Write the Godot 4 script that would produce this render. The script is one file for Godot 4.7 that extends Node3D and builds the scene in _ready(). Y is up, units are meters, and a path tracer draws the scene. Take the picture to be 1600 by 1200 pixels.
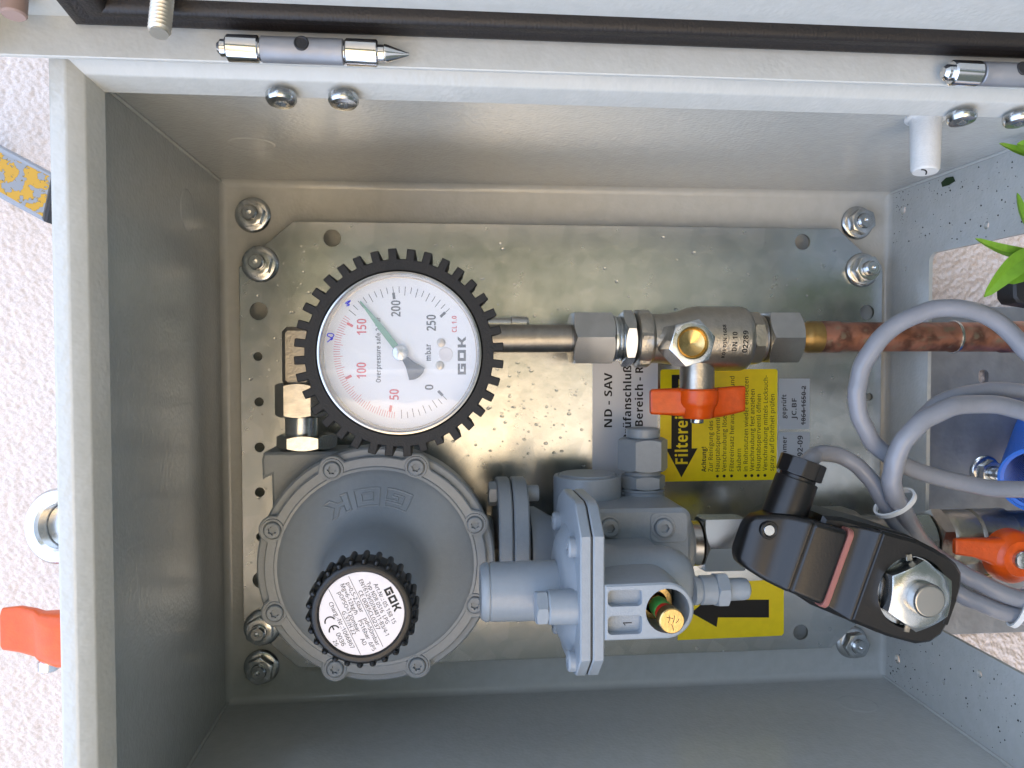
extends Node3D
# Gas pressure regulator cabinet on a plastered house wall, door open.
# Working axes, in millimetres: u runs down the wall (world -y), v to the right (world +x),
# w out of the wall (world +z). The origin is the middle of the cabinet's back panel.

const DOWN := Basis(Vector3(0, -1, 0), Vector3(1, 0, 0), Vector3(0, 0, 1))
const U := Vector3(1, 0, 0)
const V := Vector3(0, 1, 0)
const W := Vector3(0, 0, 1)
var mats := {}
var rng := RandomNumberGenerator.new()
var cur: Node3D           # the thing being built
var cur_at := Vector3.ZERO
var used := {}

# ---------------------------------------------------------------- mesh builder
class MB:
	var p := PackedVector3Array()
	func tri(a: Vector3, b: Vector3, c: Vector3):
		if (b - a).cross(c - a).length_squared() < 1e-14: return
		p.push_back(a); p.push_back(b); p.push_back(c)
	func quad(a: Vector3, b: Vector3, c: Vector3, d: Vector3):
		tri(a, b, c); tri(a, c, d)
	func mesh(off: Vector3, angle := 38.0) -> ArrayMesh:
		var n := p.size()
		var fn := PackedVector3Array(); fn.resize(n / 3)
		var at := {}
		for f in n / 3:
			fn[f] = (p[f * 3 + 1] - p[f * 3]).cross(p[f * 3 + 2] - p[f * 3])
			for k in 3:
				var key := Vector3i((p[f * 3 + k] * 500.0).round())
				if at.has(key): at[key].push_back(f)
				else: at[key] = PackedInt32Array([f])
		var lim := cos(deg_to_rad(angle))
		var vs := PackedVector3Array(); vs.resize(n)
		var ns := PackedVector3Array(); ns.resize(n)
		for f in n / 3:
			var un := fn[f].normalized()
			for k in 3:
				var key := Vector3i((p[f * 3 + k] * 500.0).round())
				var s := Vector3.ZERO
				for g in at[key]:
					if un.dot(fn[g].normalized()) > lim: s += fn[g]
				var kk: int = f * 3 + [0, 2, 1][k]
				vs[kk] = (p[f * 3 + k] - off) * 0.001
				ns[kk] = s.normalized()
		var arr := []; arr.resize(Mesh.ARRAY_MAX)
		arr[Mesh.ARRAY_VERTEX] = vs; arr[Mesh.ARRAY_NORMAL] = ns
		var m := ArrayMesh.new()
		m.add_surface_from_arrays(Mesh.PRIMITIVE_TRIANGLES, arr)
		return m

func fr(o: Vector3, z: Vector3, x := Vector3.ZERO) -> Transform3D:
	z = z.normalized()
	if x == Vector3.ZERO: x = V if abs(z.dot(U)) > 0.9 else U
	x = (x - z * x.dot(z)).normalized()
	return Transform3D(Basis(x, z.cross(x), z), o)

func lathe(m: MB, t: Transform3D, prof: Array, seg := 48):
	for i in prof.size() - 1:
		var a: Vector2 = prof[i]
		var b: Vector2 = prof[i + 1]
		for k in seg:
			var c0 := TAU * k / seg
			var c1 := TAU * ((k + 1) % seg) / seg
			m.quad(t * Vector3(a.x * cos(c0), a.x * sin(c0), a.y), t * Vector3(a.x * cos(c1), a.x * sin(c1), a.y),
				t * Vector3(b.x * cos(c1), b.x * sin(c1), b.y), t * Vector3(b.x * cos(c0), b.x * sin(c0), b.y))

func rod(m: MB, t: Transform3D, r: float, z0: float, z1: float, ch := 0.5, seg := 40):
	lathe(m, t, [Vector2(0, z0), Vector2(r - ch, z0), Vector2(r, z0 + ch), Vector2(r, z1 - ch), Vector2(r - ch, z1), Vector2(0, z1)], seg)

func ring(m: MB, t: Transform3D, r0: float, r1: float, z0: float, z1: float, ch := 0.4, seg := 48):
	lathe(m, t, [Vector2(r0, z0), Vector2(r1 - ch, z0), Vector2(r1, z0 + ch), Vector2(r1, z1 - ch), Vector2(r1 - ch, z1), Vector2(r0 + ch, z1), Vector2(r0, z1 - ch), Vector2(r0, z0)], seg)

func hexa(m: MB, t: Transform3D, af: float, z0: float, z1: float, hole := 0.0, sides := 6, ch := 0.97):
	# hexagon nut: flats with the usual cone-cut corners
	var per := 8
	var n := sides * per
	var rc := af * 0.5 * ch
	var half := PI / sides
	for k in n:
		var q := []
		for j in 2:
			var a := TAU * (k + j) / n
			var r: float = af * 0.5 / cos(fposmod(a, half * 2) - half)
			if j == 1 and (k + 1) % per == 0: r = af * 0.5 / cos(half)
			var d := (r - rc) * 0.55
			var c := Vector3(cos(a), sin(a), 0)
			q.append([t * (c * hole + W * z0), t * (c * rc + W * z0), t * (c * r + W * (z0 + d)), t * (c * r + W * (z1 - d)), t * (c * rc + W * z1), t * (c * hole + W * z1)])
		for i in 5: m.quad(q[0][i], q[1][i], q[1][i + 1], q[0][i + 1])
		if hole > 0: m.quad(q[0][5], q[1][5], q[1][0], q[0][0])

func area2(o: PackedVector2Array) -> float:
	var s := 0.0
	for i in o.size(): s += o[i].cross(o[(i + 1) % o.size()])
	return s

func ccw(o: PackedVector2Array) -> PackedVector2Array:
	var r := o.duplicate()
	if area2(r) < 0: r.reverse()
	return r

func inset(o: PackedVector2Array, d: float) -> PackedVector2Array:
	var r := PackedVector2Array()
	var n := o.size()
	for i in n:
		var e0 := (o[i] - o[(i + n - 1) % n]).normalized()
		var e1 := (o[(i + 1) % n] - o[i]).normalized()
		var n0 := Vector2(-e0.y, e0.x)
		var n1 := Vector2(-e1.y, e1.x)
		var b := n0 + n1
		var l := b.length()
		b = n0 if l < 0.01 else b / l
		r.push_back(o[i] + b * d / max(0.35, b.dot(n0)))
	return r

func ears(poly: PackedVector2Array, holes: Array) -> Array:
	# joins the holes to the outline by their shortest bridges, then clips ears
	var pts := poly.duplicate()
	var left := []
	for h in holes:
		var hh := ccw(h); hh.reverse(); left.append(hh)
	while left.size() > 0:
		var best := 1e18
		var bi := 0; var bp := 0; var bh := 0
		for li in left.size():
			for j in left[li].size():
				var hp: Vector2 = left[li][j]
				for i in pts.size():
					var d := pts[i].distance_squared_to(hp)
					if d < best:
						best = d; bi = li; bp = i; bh = j
		var np := PackedVector2Array()
		for i in bp + 1: np.push_back(pts[i])
		var hl: PackedVector2Array = left[bi]
		for j in hl.size() + 1: np.push_back(hl[(bh + j) % hl.size()])
		for i in range(bp, pts.size()): np.push_back(pts[i])
		pts = np
		left.remove_at(bi)
	var idx := []
	for i in pts.size(): idx.append(i)
	var out := []
	var guard := 0
	var i := 0
	while idx.size() > 3 and guard < idx.size() * 2 + 10:
		var n := idx.size()
		var a := pts[idx[(i + n - 1) % n]]
		var b := pts[idx[i % n]]
		var c := pts[idx[(i + 1) % n]]
		var ok := (b - a).cross(c - b) > 1e-9
		if ok:
			for k in n:
				var q := pts[idx[k]]
				if q == a or q == b or q == c: continue
				if (b - a).cross(q - a) >= 0 and (c - b).cross(q - b) >= 0 and (a - c).cross(q - c) >= 0:
					ok = false; break
		if ok:
			out.append([a, b, c]); idx.remove_at(i % n); guard = 0
			i = i % max(1, idx.size())
		else:
			i = (i + 1) % n; guard += 1
	if idx.size() == 3: out.append([pts[idx[0]], pts[idx[1]], pts[idx[2]]])
	return out

func v3(t: Transform3D, q: Vector2, z: float) -> Vector3:
	return t * Vector3(q.x, q.y, z)

func slab(m: MB, t: Transform3D, outline: PackedVector2Array, z0: float, z1: float, bev := 0.0, holes := [], both := false):
	var o := ccw(outline)
	var top := inset(o, bev) if bev > 0 else o
	var n := o.size()
	var zb := z0 + (bev if both else 0.0)
	var tt := []
	if holes.size() == 0:
		var ix := Geometry2D.triangulate_polygon(top)
		for k in ix.size() / 3:
			var tr := [top[ix[k * 3]], top[ix[k * 3 + 1]], top[ix[k * 3 + 2]]]
			if (tr[1] - tr[0]).cross(tr[2] - tr[0]) < 0: tr = [tr[0], tr[2], tr[1]]
			tt.append(tr)
	if tt.size() == 0: tt = ears(top, holes)
	for tr in tt:
		m.tri(v3(t, tr[0], z1), v3(t, tr[1], z1), v3(t, tr[2], z1))
		m.tri(v3(t, tr[0], z0), v3(t, tr[2], z0), v3(t, tr[1], z0))
	for i in n:
		var j := (i + 1) % n
		m.quad(v3(t, o[i], zb), v3(t, o[j], zb), v3(t, o[j], z1 - bev), v3(t, o[i], z1 - bev))
		if bev > 0: m.quad(v3(t, o[i], z1 - bev), v3(t, o[j], z1 - bev), v3(t, top[j], z1), v3(t, top[i], z1))
		if zb != z0: m.quad(v3(t, top[i], z0), v3(t, top[j], z0), v3(t, o[j], zb), v3(t, o[i], zb))
		elif bev > 0: m.quad(v3(t, top[i], z0), v3(t, top[j], z0), v3(t, o[j], z0), v3(t, o[i], z0))
	for h in holes:
		var hh := ccw(h)
		for i in hh.size():
			var j := (i + 1) % hh.size()
			m.quad(v3(t, hh[j], z0), v3(t, hh[i], z0), v3(t, hh[i], z1), v3(t, hh[j], z1))

func circle(r: float, n := 32, c := Vector2.ZERO) -> PackedVector2Array:
	var o := PackedVector2Array()
	for k in n: o.push_back(c + Vector2.from_angle(TAU * k / n) * r)
	return o

func rrect(x0: float, y0: float, x1: float, y1: float, r: float, n := 5) -> PackedVector2Array:
	var o := PackedVector2Array()
	var cs := [Vector2(x1 - r, y1 - r), Vector2(x0 + r, y1 - r), Vector2(x0 + r, y0 + r), Vector2(x1 - r, y0 + r)]
	for q in 4:
		for k in n + 1: o.push_back(cs[q] + Vector2.from_angle(PI * 0.5 * (q + float(k) / n)) * r)
	return o

func polar(n: int, f: Callable) -> PackedVector2Array:
	var o := PackedVector2Array()
	for k in n:
		var a := TAU * k / n
		o.push_back(Vector2.from_angle(a) * f.call(a))
	return o

func smooth_path(pts: Array, steps := 8) -> PackedVector3Array:
	var out := PackedVector3Array()
	var n := pts.size()
	for i in n - 1:
		var p0: Vector3 = pts[max(0, i - 1)]
		var p1: Vector3 = pts[i]
		var p2: Vector3 = pts[i + 1]
		var p3: Vector3 = pts[min(n - 1, i + 2)]
		for s in steps:
			out.push_back(p1.cubic_interpolate(p2, p0, p3, float(s) / steps))
	out.push_back(pts[n - 1])
	return out

func tube(m: MB, pts: PackedVector3Array, r, seg := 20, closed := false):
	# r: a radius, or a function of the point's index
	var n := pts.size()
	var rings := []
	var x := Vector3.ZERO
	for i in n:
		var d: Vector3
		if closed: d = pts[(i + 1) % n] - pts[(i + n - 1) % n]
		else: d = pts[min(n - 1, i + 1)] - pts[max(0, i - 1)]
		d = d.normalized()
		if x == Vector3.ZERO:
			x = W if abs(d.dot(W)) < 0.8 else U
		x = (x - d * x.dot(d)).normalized()
		var y := d.cross(x)
		var rr: float = r.call(i) if r is Callable else r
		var rg := PackedVector3Array()
		for k in seg:
			var a := TAU * k / seg
			rg.push_back(pts[i] + (x * cos(a) + y * sin(a)) * rr)
		rings.append(rg)
	loft(m, rings, not closed, closed)

func loft(m: MB, rings: Array, caps := true, closed := false):
	var n := rings.size()
	for i in (n if closed else n - 1):
		var a: PackedVector3Array = rings[i]
		var b: PackedVector3Array = rings[(i + 1) % n]
		var s := a.size()
		for k in s:
			m.quad(a[k], a[(k + 1) % s], b[(k + 1) % s], b[k])
	if caps:
		for e in [[rings[0], true], [rings[n - 1], false]]:
			var rg: PackedVector3Array = e[0]
			var c := Vector3.ZERO
			for q in rg: c += q
			c /= rg.size()
			for k in rg.size():
				var q0: Vector3 = rg[k]
				var q1: Vector3 = rg[(k + 1) % rg.size()]
				if e[1]: m.tri(c, q1, q0)
				else: m.tri(c, q0, q1)

func box(m: MB, a: Vector3, b: Vector3, bev := 0.3):
	# chamfered box between two corners
	var t := Transform3D(Basis(), Vector3.ZERO)
	var o := PackedVector2Array([Vector2(a.x, a.y), Vector2(b.x, a.y), Vector2(b.x, b.y), Vector2(a.x, b.y)])
	if bev > 0:
		o = PackedVector2Array([Vector2(a.x + bev, a.y), Vector2(b.x - bev, a.y), Vector2(b.x, a.y + bev), Vector2(b.x, b.y - bev),
			Vector2(b.x - bev, b.y), Vector2(a.x + bev, b.y), Vector2(a.x, b.y - bev), Vector2(a.x, a.y + bev)])
	slab(m, t, o, a.z, b.z, bev * 0.8, [], true)

func recess(m: MB, t: Transform3D, r: float, z0: float, z1: float, depth: float, hole: Callable, dome := 0.0):
	# screw head with a driver recess
	var n := 36
	for k in n:
		var q := []
		for j in 2:
			var a := TAU * ((k + j) % n) / n
			var c := Vector3(cos(a), sin(a), 0)
			var hr: float = hole.call(a)
			q.append([t * (W * z0), t * (c * r + W * z0), t * (c * r + W * (z1 - 0.5 - dome)), t * (c * (r * 0.86) + W * (z1 - dome * 0.35)), t * (c * max(hr, r * 0.55) + W * z1), t * (c * hr + W * z1), t * (c * hr * 0.9 + W * (z1 - depth)), t * (W * (z1 - depth))])
		for i in 7: m.quad(q[0][i], q[1][i], q[1][i + 1], q[0][i + 1])

func star(r: float) -> Callable:
	return func(a: float) -> float: return r * (1.0 + 0.17 * cos(a * 6.0))
func hexhole(af: float) -> Callable:
	return func(a: float) -> float: return af * 0.5 / cos(fposmod(a, PI / 3) - PI / 6)

# ---------------------------------------------------------------- objects
func numbered(s: String) -> String:
	if not used.has(s):
		used[s] = 0
		return s
	used[s] += 1
	return "%s_%03d" % [s, used[s]]

func thing(called: String, label: String, category: String, at: Vector3, group := "") -> Node3D:
	var o := Node3D.new()
	o.name = numbered(called)
	add_child(o)
	o.transform = Transform3D(DOWN, DOWN * (at * 0.001))
	o.set_meta("label", label); o.set_meta("category", category)
	if group != "": o.set_meta("group", group)
	cur = o; cur_at = at
	return o

func part(called: String, m: MB, material: Material, parent: Node3D = null, angle := 38.0, label := "") -> MeshInstance3D:
	var o := MeshInstance3D.new()
	o.name = called
	o.mesh = m.mesh(cur_at, angle)
	o.material_override = material
	if label != "": o.set_meta("label", label)
	(parent if parent else cur).add_child(o, true)
	return o

func inst(called: String, mesh: Mesh, material: Material, t: Transform3D, parent: Node3D = null) -> MeshInstance3D:
	# t in millimetres; the shared mesh is in metres around its own origin
	var o := MeshInstance3D.new()
	o.name = called
	o.mesh = mesh
	o.material_override = material
	o.transform = Transform3D(t.basis, (t.origin - cur_at) * 0.001)
	(parent if parent else cur).add_child(o, true)
	return o

var font_cache := {}
func text_mesh(s: String, weight := 400) -> TextMesh:
	# capitals 34.27 mm high at this pixel size; text() scales it down
	if not font_cache.has(weight):
		var sf := SystemFont.new()
		sf.font_names = PackedStringArray(["Droid Sans"])
		sf.font_weight = weight
		font_cache[weight] = sf
	var tm := TextMesh.new()
	tm.font = font_cache[weight]
	tm.font_size = 48
	tm.text = s
	tm.pixel_size = 0.001
	tm.depth = 0.00006
	tm.curve_step = 1.2
	return tm

func text(s: String, at: Vector3, along: Vector3, cap: float, length: float, material: Material, parent: Node3D, weight := 400, out := W, called := "lettering") -> MeshInstance3D:
	# at: the middle of the line; length: its printed length (0 = as the font runs)
	var tm := text_mesh(s, weight)
	var ky := cap / 34.27
	var k := ky
	var w := tm.get_aabb().size.x * 1000.0
	if length > 0 and w > 0: k = length / w
	var y := out.cross(along).normalized()
	var o := MeshInstance3D.new()
	o.name = called
	o.mesh = tm
	o.material_override = material
	o.transform = Transform3D(Basis(along.normalized() * k, y * ky, out), (at - cur_at) * 0.001)
	parent.add_child(o, true)
	return o

func logo(m: MB, t: Transform3D, w: float, h: float, z: float):
	# three block capitals: G O K
	var lw := w * 0.29
	var s := 0.27
	var g := [Vector2(1, 1), Vector2(1, 1 - s), Vector2(s, 1 - s), Vector2(s, s), Vector2(1 - s, s), Vector2(1 - s, 0.4), Vector2(0.5, 0.4), Vector2(0.5, 0.62), Vector2(1, 0.62), Vector2(1, 0), Vector2(0, 0), Vector2(0, 1)]
	var kk := [Vector2(0, 0), Vector2(0, 1), Vector2(s, 1), Vector2(s, 0.62), Vector2(0.45, 0.62), Vector2(0.7, 1), Vector2(1, 1), Vector2(0.68, 0.5), Vector2(1, 0), Vector2(0.7, 0), Vector2(0.45, 0.38), Vector2(s, 0.38), Vector2(s, 0)]
	for l in [[g, 0.0, []], [[Vector2(0, 0), Vector2(1, 0), Vector2(1, 1), Vector2(0, 1)], 1.0, [Vector2(s, s), Vector2(1 - s, s), Vector2(1 - s, 1 - s), Vector2(s, 1 - s)]], [kk, 2.0, []]]:
		var x0: float = -w * 0.5 + l[1] * (w - lw) * 0.5
		var o := PackedVector2Array()
		for q in l[0]: o.push_back(Vector2(x0 + q.x * lw, (q.y - 0.5) * h))
		var hs := []
		if l[2].size() > 0:
			var hp := PackedVector2Array()
			for q in l[2]: hp.push_back(Vector2(x0 + q.x * lw, (q.y - 0.5) * h))
			hs.append(hp)
		slab(m, t, o, 0, z, 0, hs)

# ---------------------------------------------------------------- materials
func noise_img(kind: int, freq: float, oct: int, size: int, seed_: int) -> Image:
	var n := FastNoiseLite.new()
	n.noise_type = kind
	n.frequency = freq
	n.fractal_type = FastNoiseLite.FRACTAL_FBM if oct > 1 else FastNoiseLite.FRACTAL_NONE
	n.fractal_octaves = oct
	n.seed = seed_
	if kind == FastNoiseLite.TYPE_CELLULAR: n.cellular_return_type = FastNoiseLite.RETURN_CELL_VALUE
	return n.get_seamless_image(size, size)

func ramp(img: Image, lo: Color, hi: Color, bias := 1.0, contrast := 1.0) -> ImageTexture:
	var s := img.get_width()
	var h := img.get_height()
	var out := Image.create(s, h, false, Image.FORMAT_RGB8)
	for y in h:
		for x in s:
			var g := clampf((img.get_pixel(x, y).r - 0.5) * contrast + 0.5, 0, 1)
			out.set_pixel(x, y, lo.lerp(hi, pow(g, bias)))
	out.generate_mipmaps()
	return ImageTexture.create_from_image(out)

func bump(img: Image, k: float) -> ImageTexture:
	var b: Image = img.duplicate()
	b.convert(Image.FORMAT_RGBA8)
	b.bump_map_to_normal_map(k)
	b.generate_mipmaps()
	return ImageTexture.create_from_image(b)

func mat(called: String, c: Color, rough: float, metal := 0.0) -> StandardMaterial3D:
	var m := StandardMaterial3D.new()
	m.resource_name = called
	m.albedo_color = c
	m.roughness = rough
	m.metallic = metal
	mats[called] = m
	return m

func tri(m: StandardMaterial3D, scale: float, alb: Texture2D, nrm: Texture2D = null, ns := 1.0, rgh: Texture2D = null):
	m.uv1_triplanar = true
	m.uv1_scale = Vector3.ONE * scale
	if alb: m.albedo_texture = alb
	if nrm:
		m.normal_enabled = true; m.normal_texture = nrm; m.normal_scale = ns
	if rgh:
		m.roughness = 1.0; m.roughness_texture = rgh

func make_materials():
	var fine := noise_img(FastNoiseLite.TYPE_SIMPLEX_SMOOTH, 0.06, 2, 256, 3)
	var mid := noise_img(FastNoiseLite.TYPE_SIMPLEX_SMOOTH, 0.018, 4, 256, 5)
	var cells := noise_img(FastNoiseLite.TYPE_CELLULAR, 0.03, 1, 256, 9)
	var peel_n := bump(fine, 2.0)
	var mid_n := bump(mid, 6.0)
	var brushed := Image.create(256, 256, false, Image.FORMAT_RGB8)
	for y in 256:
		for x in 256:
			var g := (fine.get_pixel((x * 1) % 256, (y * 7) % 256).r + mid.get_pixel((x + 31) % 256, (y * 11) % 256).r) * 0.5
			brushed.set_pixel(x, y, Color(g, g, g))
	var tex_paint := ramp(mid, Color(0.965, 0.965, 0.96), Color(1, 1, 1))
	var tex_soft := ramp(mid, Color(0.9, 0.9, 0.9), Color(1, 1, 1))
	var tex_zinc := ramp(cells, Color(0.93, 0.94, 0.94), Color(1, 1, 1))
	var rough_zinc := ramp(mid, Color(0.22, 0.22, 0.22), Color(0.28, 0.28, 0.28))
	# cabinet powder coat
	var m := mat("paint", Color(0.745, 0.75, 0.735), 0.2)
	tri(m, 24.0, tex_paint, peel_n, 0.3)
	m = mat("door_paint", Color(0.745, 0.75, 0.735), 0.3)
	tri(m, 26.0, tex_paint, peel_n, 0.22)
	m = mat("casting", Color(0.54, 0.575, 0.61), 0.42)
	tri(m, 70.0, tex_paint, peel_n, 0.5)
	m = mat("casting_smooth", Color(0.54, 0.575, 0.61), 0.34)
	tri(m, 60.0, tex_paint, peel_n, 0.25)
	m = mat("casting_bright", Color(0.57, 0.605, 0.64), 0.4)
	tri(m, 60.0, tex_paint, peel_n, 0.4)
	m = mat("zinc", Color(0.78, 0.79, 0.79), 0.3, 1.0)
	tri(m, 14.0, tex_zinc, mid_n, 0.025, rough_zinc)
	m = mat("rail_metal", Color(0.60, 0.61, 0.63), 0.5, 0.55)
	tri(m, 12.0, tex_soft, mid_n, 0.2)
	m = mat("steel", Color(0.80, 0.79, 0.77), 0.27, 1.0)
	tri(m, 20.0, tex_soft, mid_n, 0.05)
	m = mat("bright_steel", Color(0.84, 0.85, 0.85), 0.23, 1.0)
	tri(m, 45.0, tex_soft, peel_n, 0.1)
	m = mat("stud_zinc", Color(0.80, 0.78, 0.73), 0.4, 0.8)
	m = mat("buffer_grey", Color(0.62, 0.53, 0.50), 0.6)
	m = mat("turned_steel", Color(0.70, 0.69, 0.67), 0.28, 1.0)
	m = mat("chrome", Color(0.86, 0.86, 0.86), 0.14, 1.0)
	m = mat("pipe_steel", Color(0.68, 0.665, 0.64), 0.4, 1.0)
	tri(m, 40.0, tex_soft, peel_n, 0.4)
	m = mat("nickel", Color(0.74, 0.715, 0.67), 0.36, 1.0)
	tri(m, 40.0, tex_soft, peel_n, 0.5)
	m = mat("brass", Color(0.83, 0.71, 0.47), 0.25, 1.0)
	tri(m, 60.0, tex_soft, peel_n, 0.2)
	m = mat("dull_brass", Color(0.67, 0.55, 0.34), 0.4, 0.9)
	tri(m, 60.0, tex_soft, peel_n, 0.4)
	# tarnished copper: brown oxide, bare metal and pale flux residue
	var cp := Image.create(256, 256, false, Image.FORMAT_RGB8)
	for y in 256:
		for x in 256:
			var a := mid.get_pixel(x, y).r
			var b := mid.get_pixel((x + 97) % 256, (y * 2 + 41) % 256).r
			var f := fine.get_pixel(x, y).r
			var c := Color(0.66, 0.46, 0.38).lerp(Color(0.38, 0.25, 0.20), smoothstep(0.3, 0.75, a))
			c = c.lerp(Color(0.68, 0.44, 0.32), smoothstep(0.5, 0.85, b) * 0.6)
			c = c.lerp(Color(0.55, 0.53, 0.44), smoothstep(0.6, 0.85, 1.0 - b + (f - 0.5) * 0.2) * 0.7)
			cp.set_pixel(x, y, c)
	cp.generate_mipmaps()
	m = mat("copper", Color(1, 1, 1), 0.45, 0.55)
	tri(m, 14.0, ImageTexture.create_from_image(cp), mid_n, 0.12)
	m = mat("rubber", Color(0.075, 0.073, 0.075), 0.62)
	tri(m, 60.0, tex_soft, peel_n, 0.9)
	m = mat("knob_plastic", Color(0.06, 0.058, 0.058), 0.42)
	tri(m, 60.0, null, peel_n, 0.3)
	m = mat("coil_plastic", Color(0.075, 0.07, 0.07), 0.36)
	tri(m, 40.0, tex_soft, peel_n, 0.12)
	m = mat("gasket_rubber", Color(0.115, 0.095, 0.088), 0.5)
	tri(m, 50.0, tex_soft, peel_n, 0.8)
	m = mat("pink_rubber", Color(0.58, 0.37, 0.34), 0.6)
	m = mat("orange", Color(0.87, 0.34, 0.04), 0.32)
	tri(m, 40.0, ramp(mid, Color(0.9, 0.88, 0.86), Color(1, 1, 1)), peel_n, 0.3)
	m = mat("cable_grey", Color(0.54, 0.55, 0.58), 0.28)
	tri(m, 40.0, tex_paint, peel_n, 0.25)
	m = mat("tie_white", Color(0.86, 0.87, 0.87), 0.4)
	m = mat("plug_white", Color(0.83, 0.83, 0.82), 0.55)
	tri(m, 70.0, tex_paint, peel_n, 0.9)
	m = mat("blue_hose", Color(0.10, 0.42, 0.84), 0.35)
	m = mat("black_ink", Color(0.035, 0.035, 0.04), 0.6)
	m = mat("label_ink", Color(0.16, 0.15, 0.15), 0.6)
	m = mat("grey_ink", Color(0.22, 0.22, 0.23), 0.6)
	m = mat("red_ink", Color(0.80, 0.13, 0.16), 0.6)
	m = mat("blue_ink", Color(0.10, 0.12, 0.72), 0.5)
	m = mat("dial_white", Color(0.90, 0.90, 0.91), 0.45)
	m = mat("pointer_green", Color(0.30, 0.56, 0.42), 0.35)
	m = mat("label_white", Color(0.85, 0.82, 0.81), 0.45)
	m = mat("sticker_silver", Color(0.80, 0.81, 0.83), 0.35, 0.1)
	m = mat("sticker_yellow", Color(0.95, 0.85, 0.01), 0.4)
	tri(m, 30.0, tex_paint, mid_n, 0.08)
	m = mat("yellow_ink", Color(0.90, 0.82, 0.04), 0.45)
	m = mat("paper_label", Color(0.66, 0.68, 0.70), 0.5)
	m = mat("band_green", Color(0.30, 0.75, 0.36), 0.35)
	m = mat("band_red", Color(0.72, 0.14, 0.10), 0.35)
	m = mat("leaf", Color(0.48, 0.66, 0.18), 0.42)
	tri(m, 60.0, tex_soft, mid_n, 0.3)
	m.backlight_enabled = true; m.backlight = Color(0.14, 0.24, 0.04)
	m = mat("dead_leaf", Color(0.10, 0.20, 0.06), 0.6)
	m = mat("soil", Color(0.10, 0.09, 0.08), 0.9)
	m = mat("dark_plastic", Color(0.14, 0.14, 0.15), 0.5)
	tri(m, 60.0, tex_soft, peel_n, 0.5)
	# worn yellow paint on a bright bar
	var yp := Image.create(256, 256, false, Image.FORMAT_RGB8)
	for y in 256:
		for x in 256:
			var a := mid.get_pixel(x, y).r + (fine.get_pixel(x, y).r - 0.5) * 0.35
			var c := Color(0.70, 0.53, 0.04) if a > 0.45 else Color(0.50, 0.51, 0.53)
			if a > 0.45 and a < 0.49: c = Color(0.42, 0.34, 0.08)
			yp.set_pixel(x, y, c)
	yp.generate_mipmaps()
	m = mat("worn_yellow", Color(1, 1, 1), 0.45)
	tri(m, 36.0, ImageTexture.create_from_image(yp))
	m = mat("bar_metal", Color(0.55, 0.56, 0.58), 0.45, 0.5)
	m = mat("glass", Color(0.92, 0.95, 1.0, 0.13), 0.02)
	m.transparency = BaseMaterial3D.TRANSPARENCY_ALPHA
	m = mat("water", Color(1, 1, 1, 0.05), 0.0)
	m.refraction_enabled = true; m.refraction_scale = 0.033
	m = mat("plaster", Color(0.845, 0.80, 0.775), 0.85)
	tri(m, 60.0, ramp(fine, Color(0.9, 0.89, 0.88), Color(1, 1, 1), 1.0, 1.5), peel_n, 0.6)
	m = mat("cream_render", Color(0.88, 0.81, 0.70), 0.9)
	m = mat("paving", Color(0.70, 0.66, 0.60), 0.9)
	m = mat("hedge_green", Color(0.24, 0.27, 0.20), 0.8)
	m = mat("roof_tile", Color(0.42, 0.37, 0.33), 0.85)
	m = mat("grass_ground", Color(0.34, 0.345, 0.28), 0.95)
	tri(m, 1.5, tex_soft)
func _ready():
	rng.seed = 4711
	# --- camera, sky, sun, exposure
	var cam := Camera3D.new()
	cam.name = "camera"
	add_child(cam)
	cam.transform = Transform3D(DOWN * Basis(Vector3(0.99574, -0.0017, 0.09222), Vector3(0.00465, 0.99948, -0.0318), Vector3(-0.09212, 0.03209, 0.99523)), DOWN * Vector3(-0.0717, 0.0459, 0.4331))
	cam.fov = 52.39
	cam.near = 0.01
	cam.far = 200.0
	cam.current = true
	var we := WorldEnvironment.new()
	we.name = "environment"
	var env := Environment.new()
	var sky := Sky.new()
	var sm := ProceduralSkyMaterial.new()
	sm.sky_top_color = Color(0.69, 0.77, 0.90)
	sm.sky_horizon_color = Color(0.79, 0.85, 0.95)
	sm.sky_curve = 0.3
	sm.ground_horizon_color = Color(0.5, 0.48, 0.42)
	sm.ground_bottom_color = Color(0.36, 0.35, 0.3)
	sky.sky_material = sm
	env.background_mode = Environment.BG_SKY
	env.sky = sky
	env.ambient_light_source = Environment.AMBIENT_SOURCE_SKY
	env.tonemap_mode = Environment.TONE_MAPPER_LINEAR
	env.tonemap_exposure = 4.7
	env.sdfgi_enabled = true
	env.ssao_enabled = true
	env.ssil_enabled = true
	we.environment = env
	add_child(we)
	var sun := DirectionalLight3D.new()
	sun.name = "sun"
	sun.light_energy = 1.25
	sun.light_color = Color(1.0, 0.93, 0.82)
	sun.light_angular_distance = 0.5
	sun.shadow_enabled = true
	add_child(sun)
	sun.look_at_from_position(Vector3(0.5, 1.5, -1.4), Vector3.ZERO)
	# --- the setting, then the things, large to small
	make_materials()
	house_wall()
	ground()
	facing_house()
	cabinet()
	cabinet_door()
	wall_rail()
	mounting_plate()
	stickers()
	regulator()
	shutoff_device()
	steel_pipe()
	test_valve()
	copper_pipe()
	solenoid()
	outlet_valve()
	gauge()
	cables()
	outside_fittings()
	plant()
	small_matter()

func structure(o: Node3D):
	o.set_meta("kind", "structure")

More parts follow.
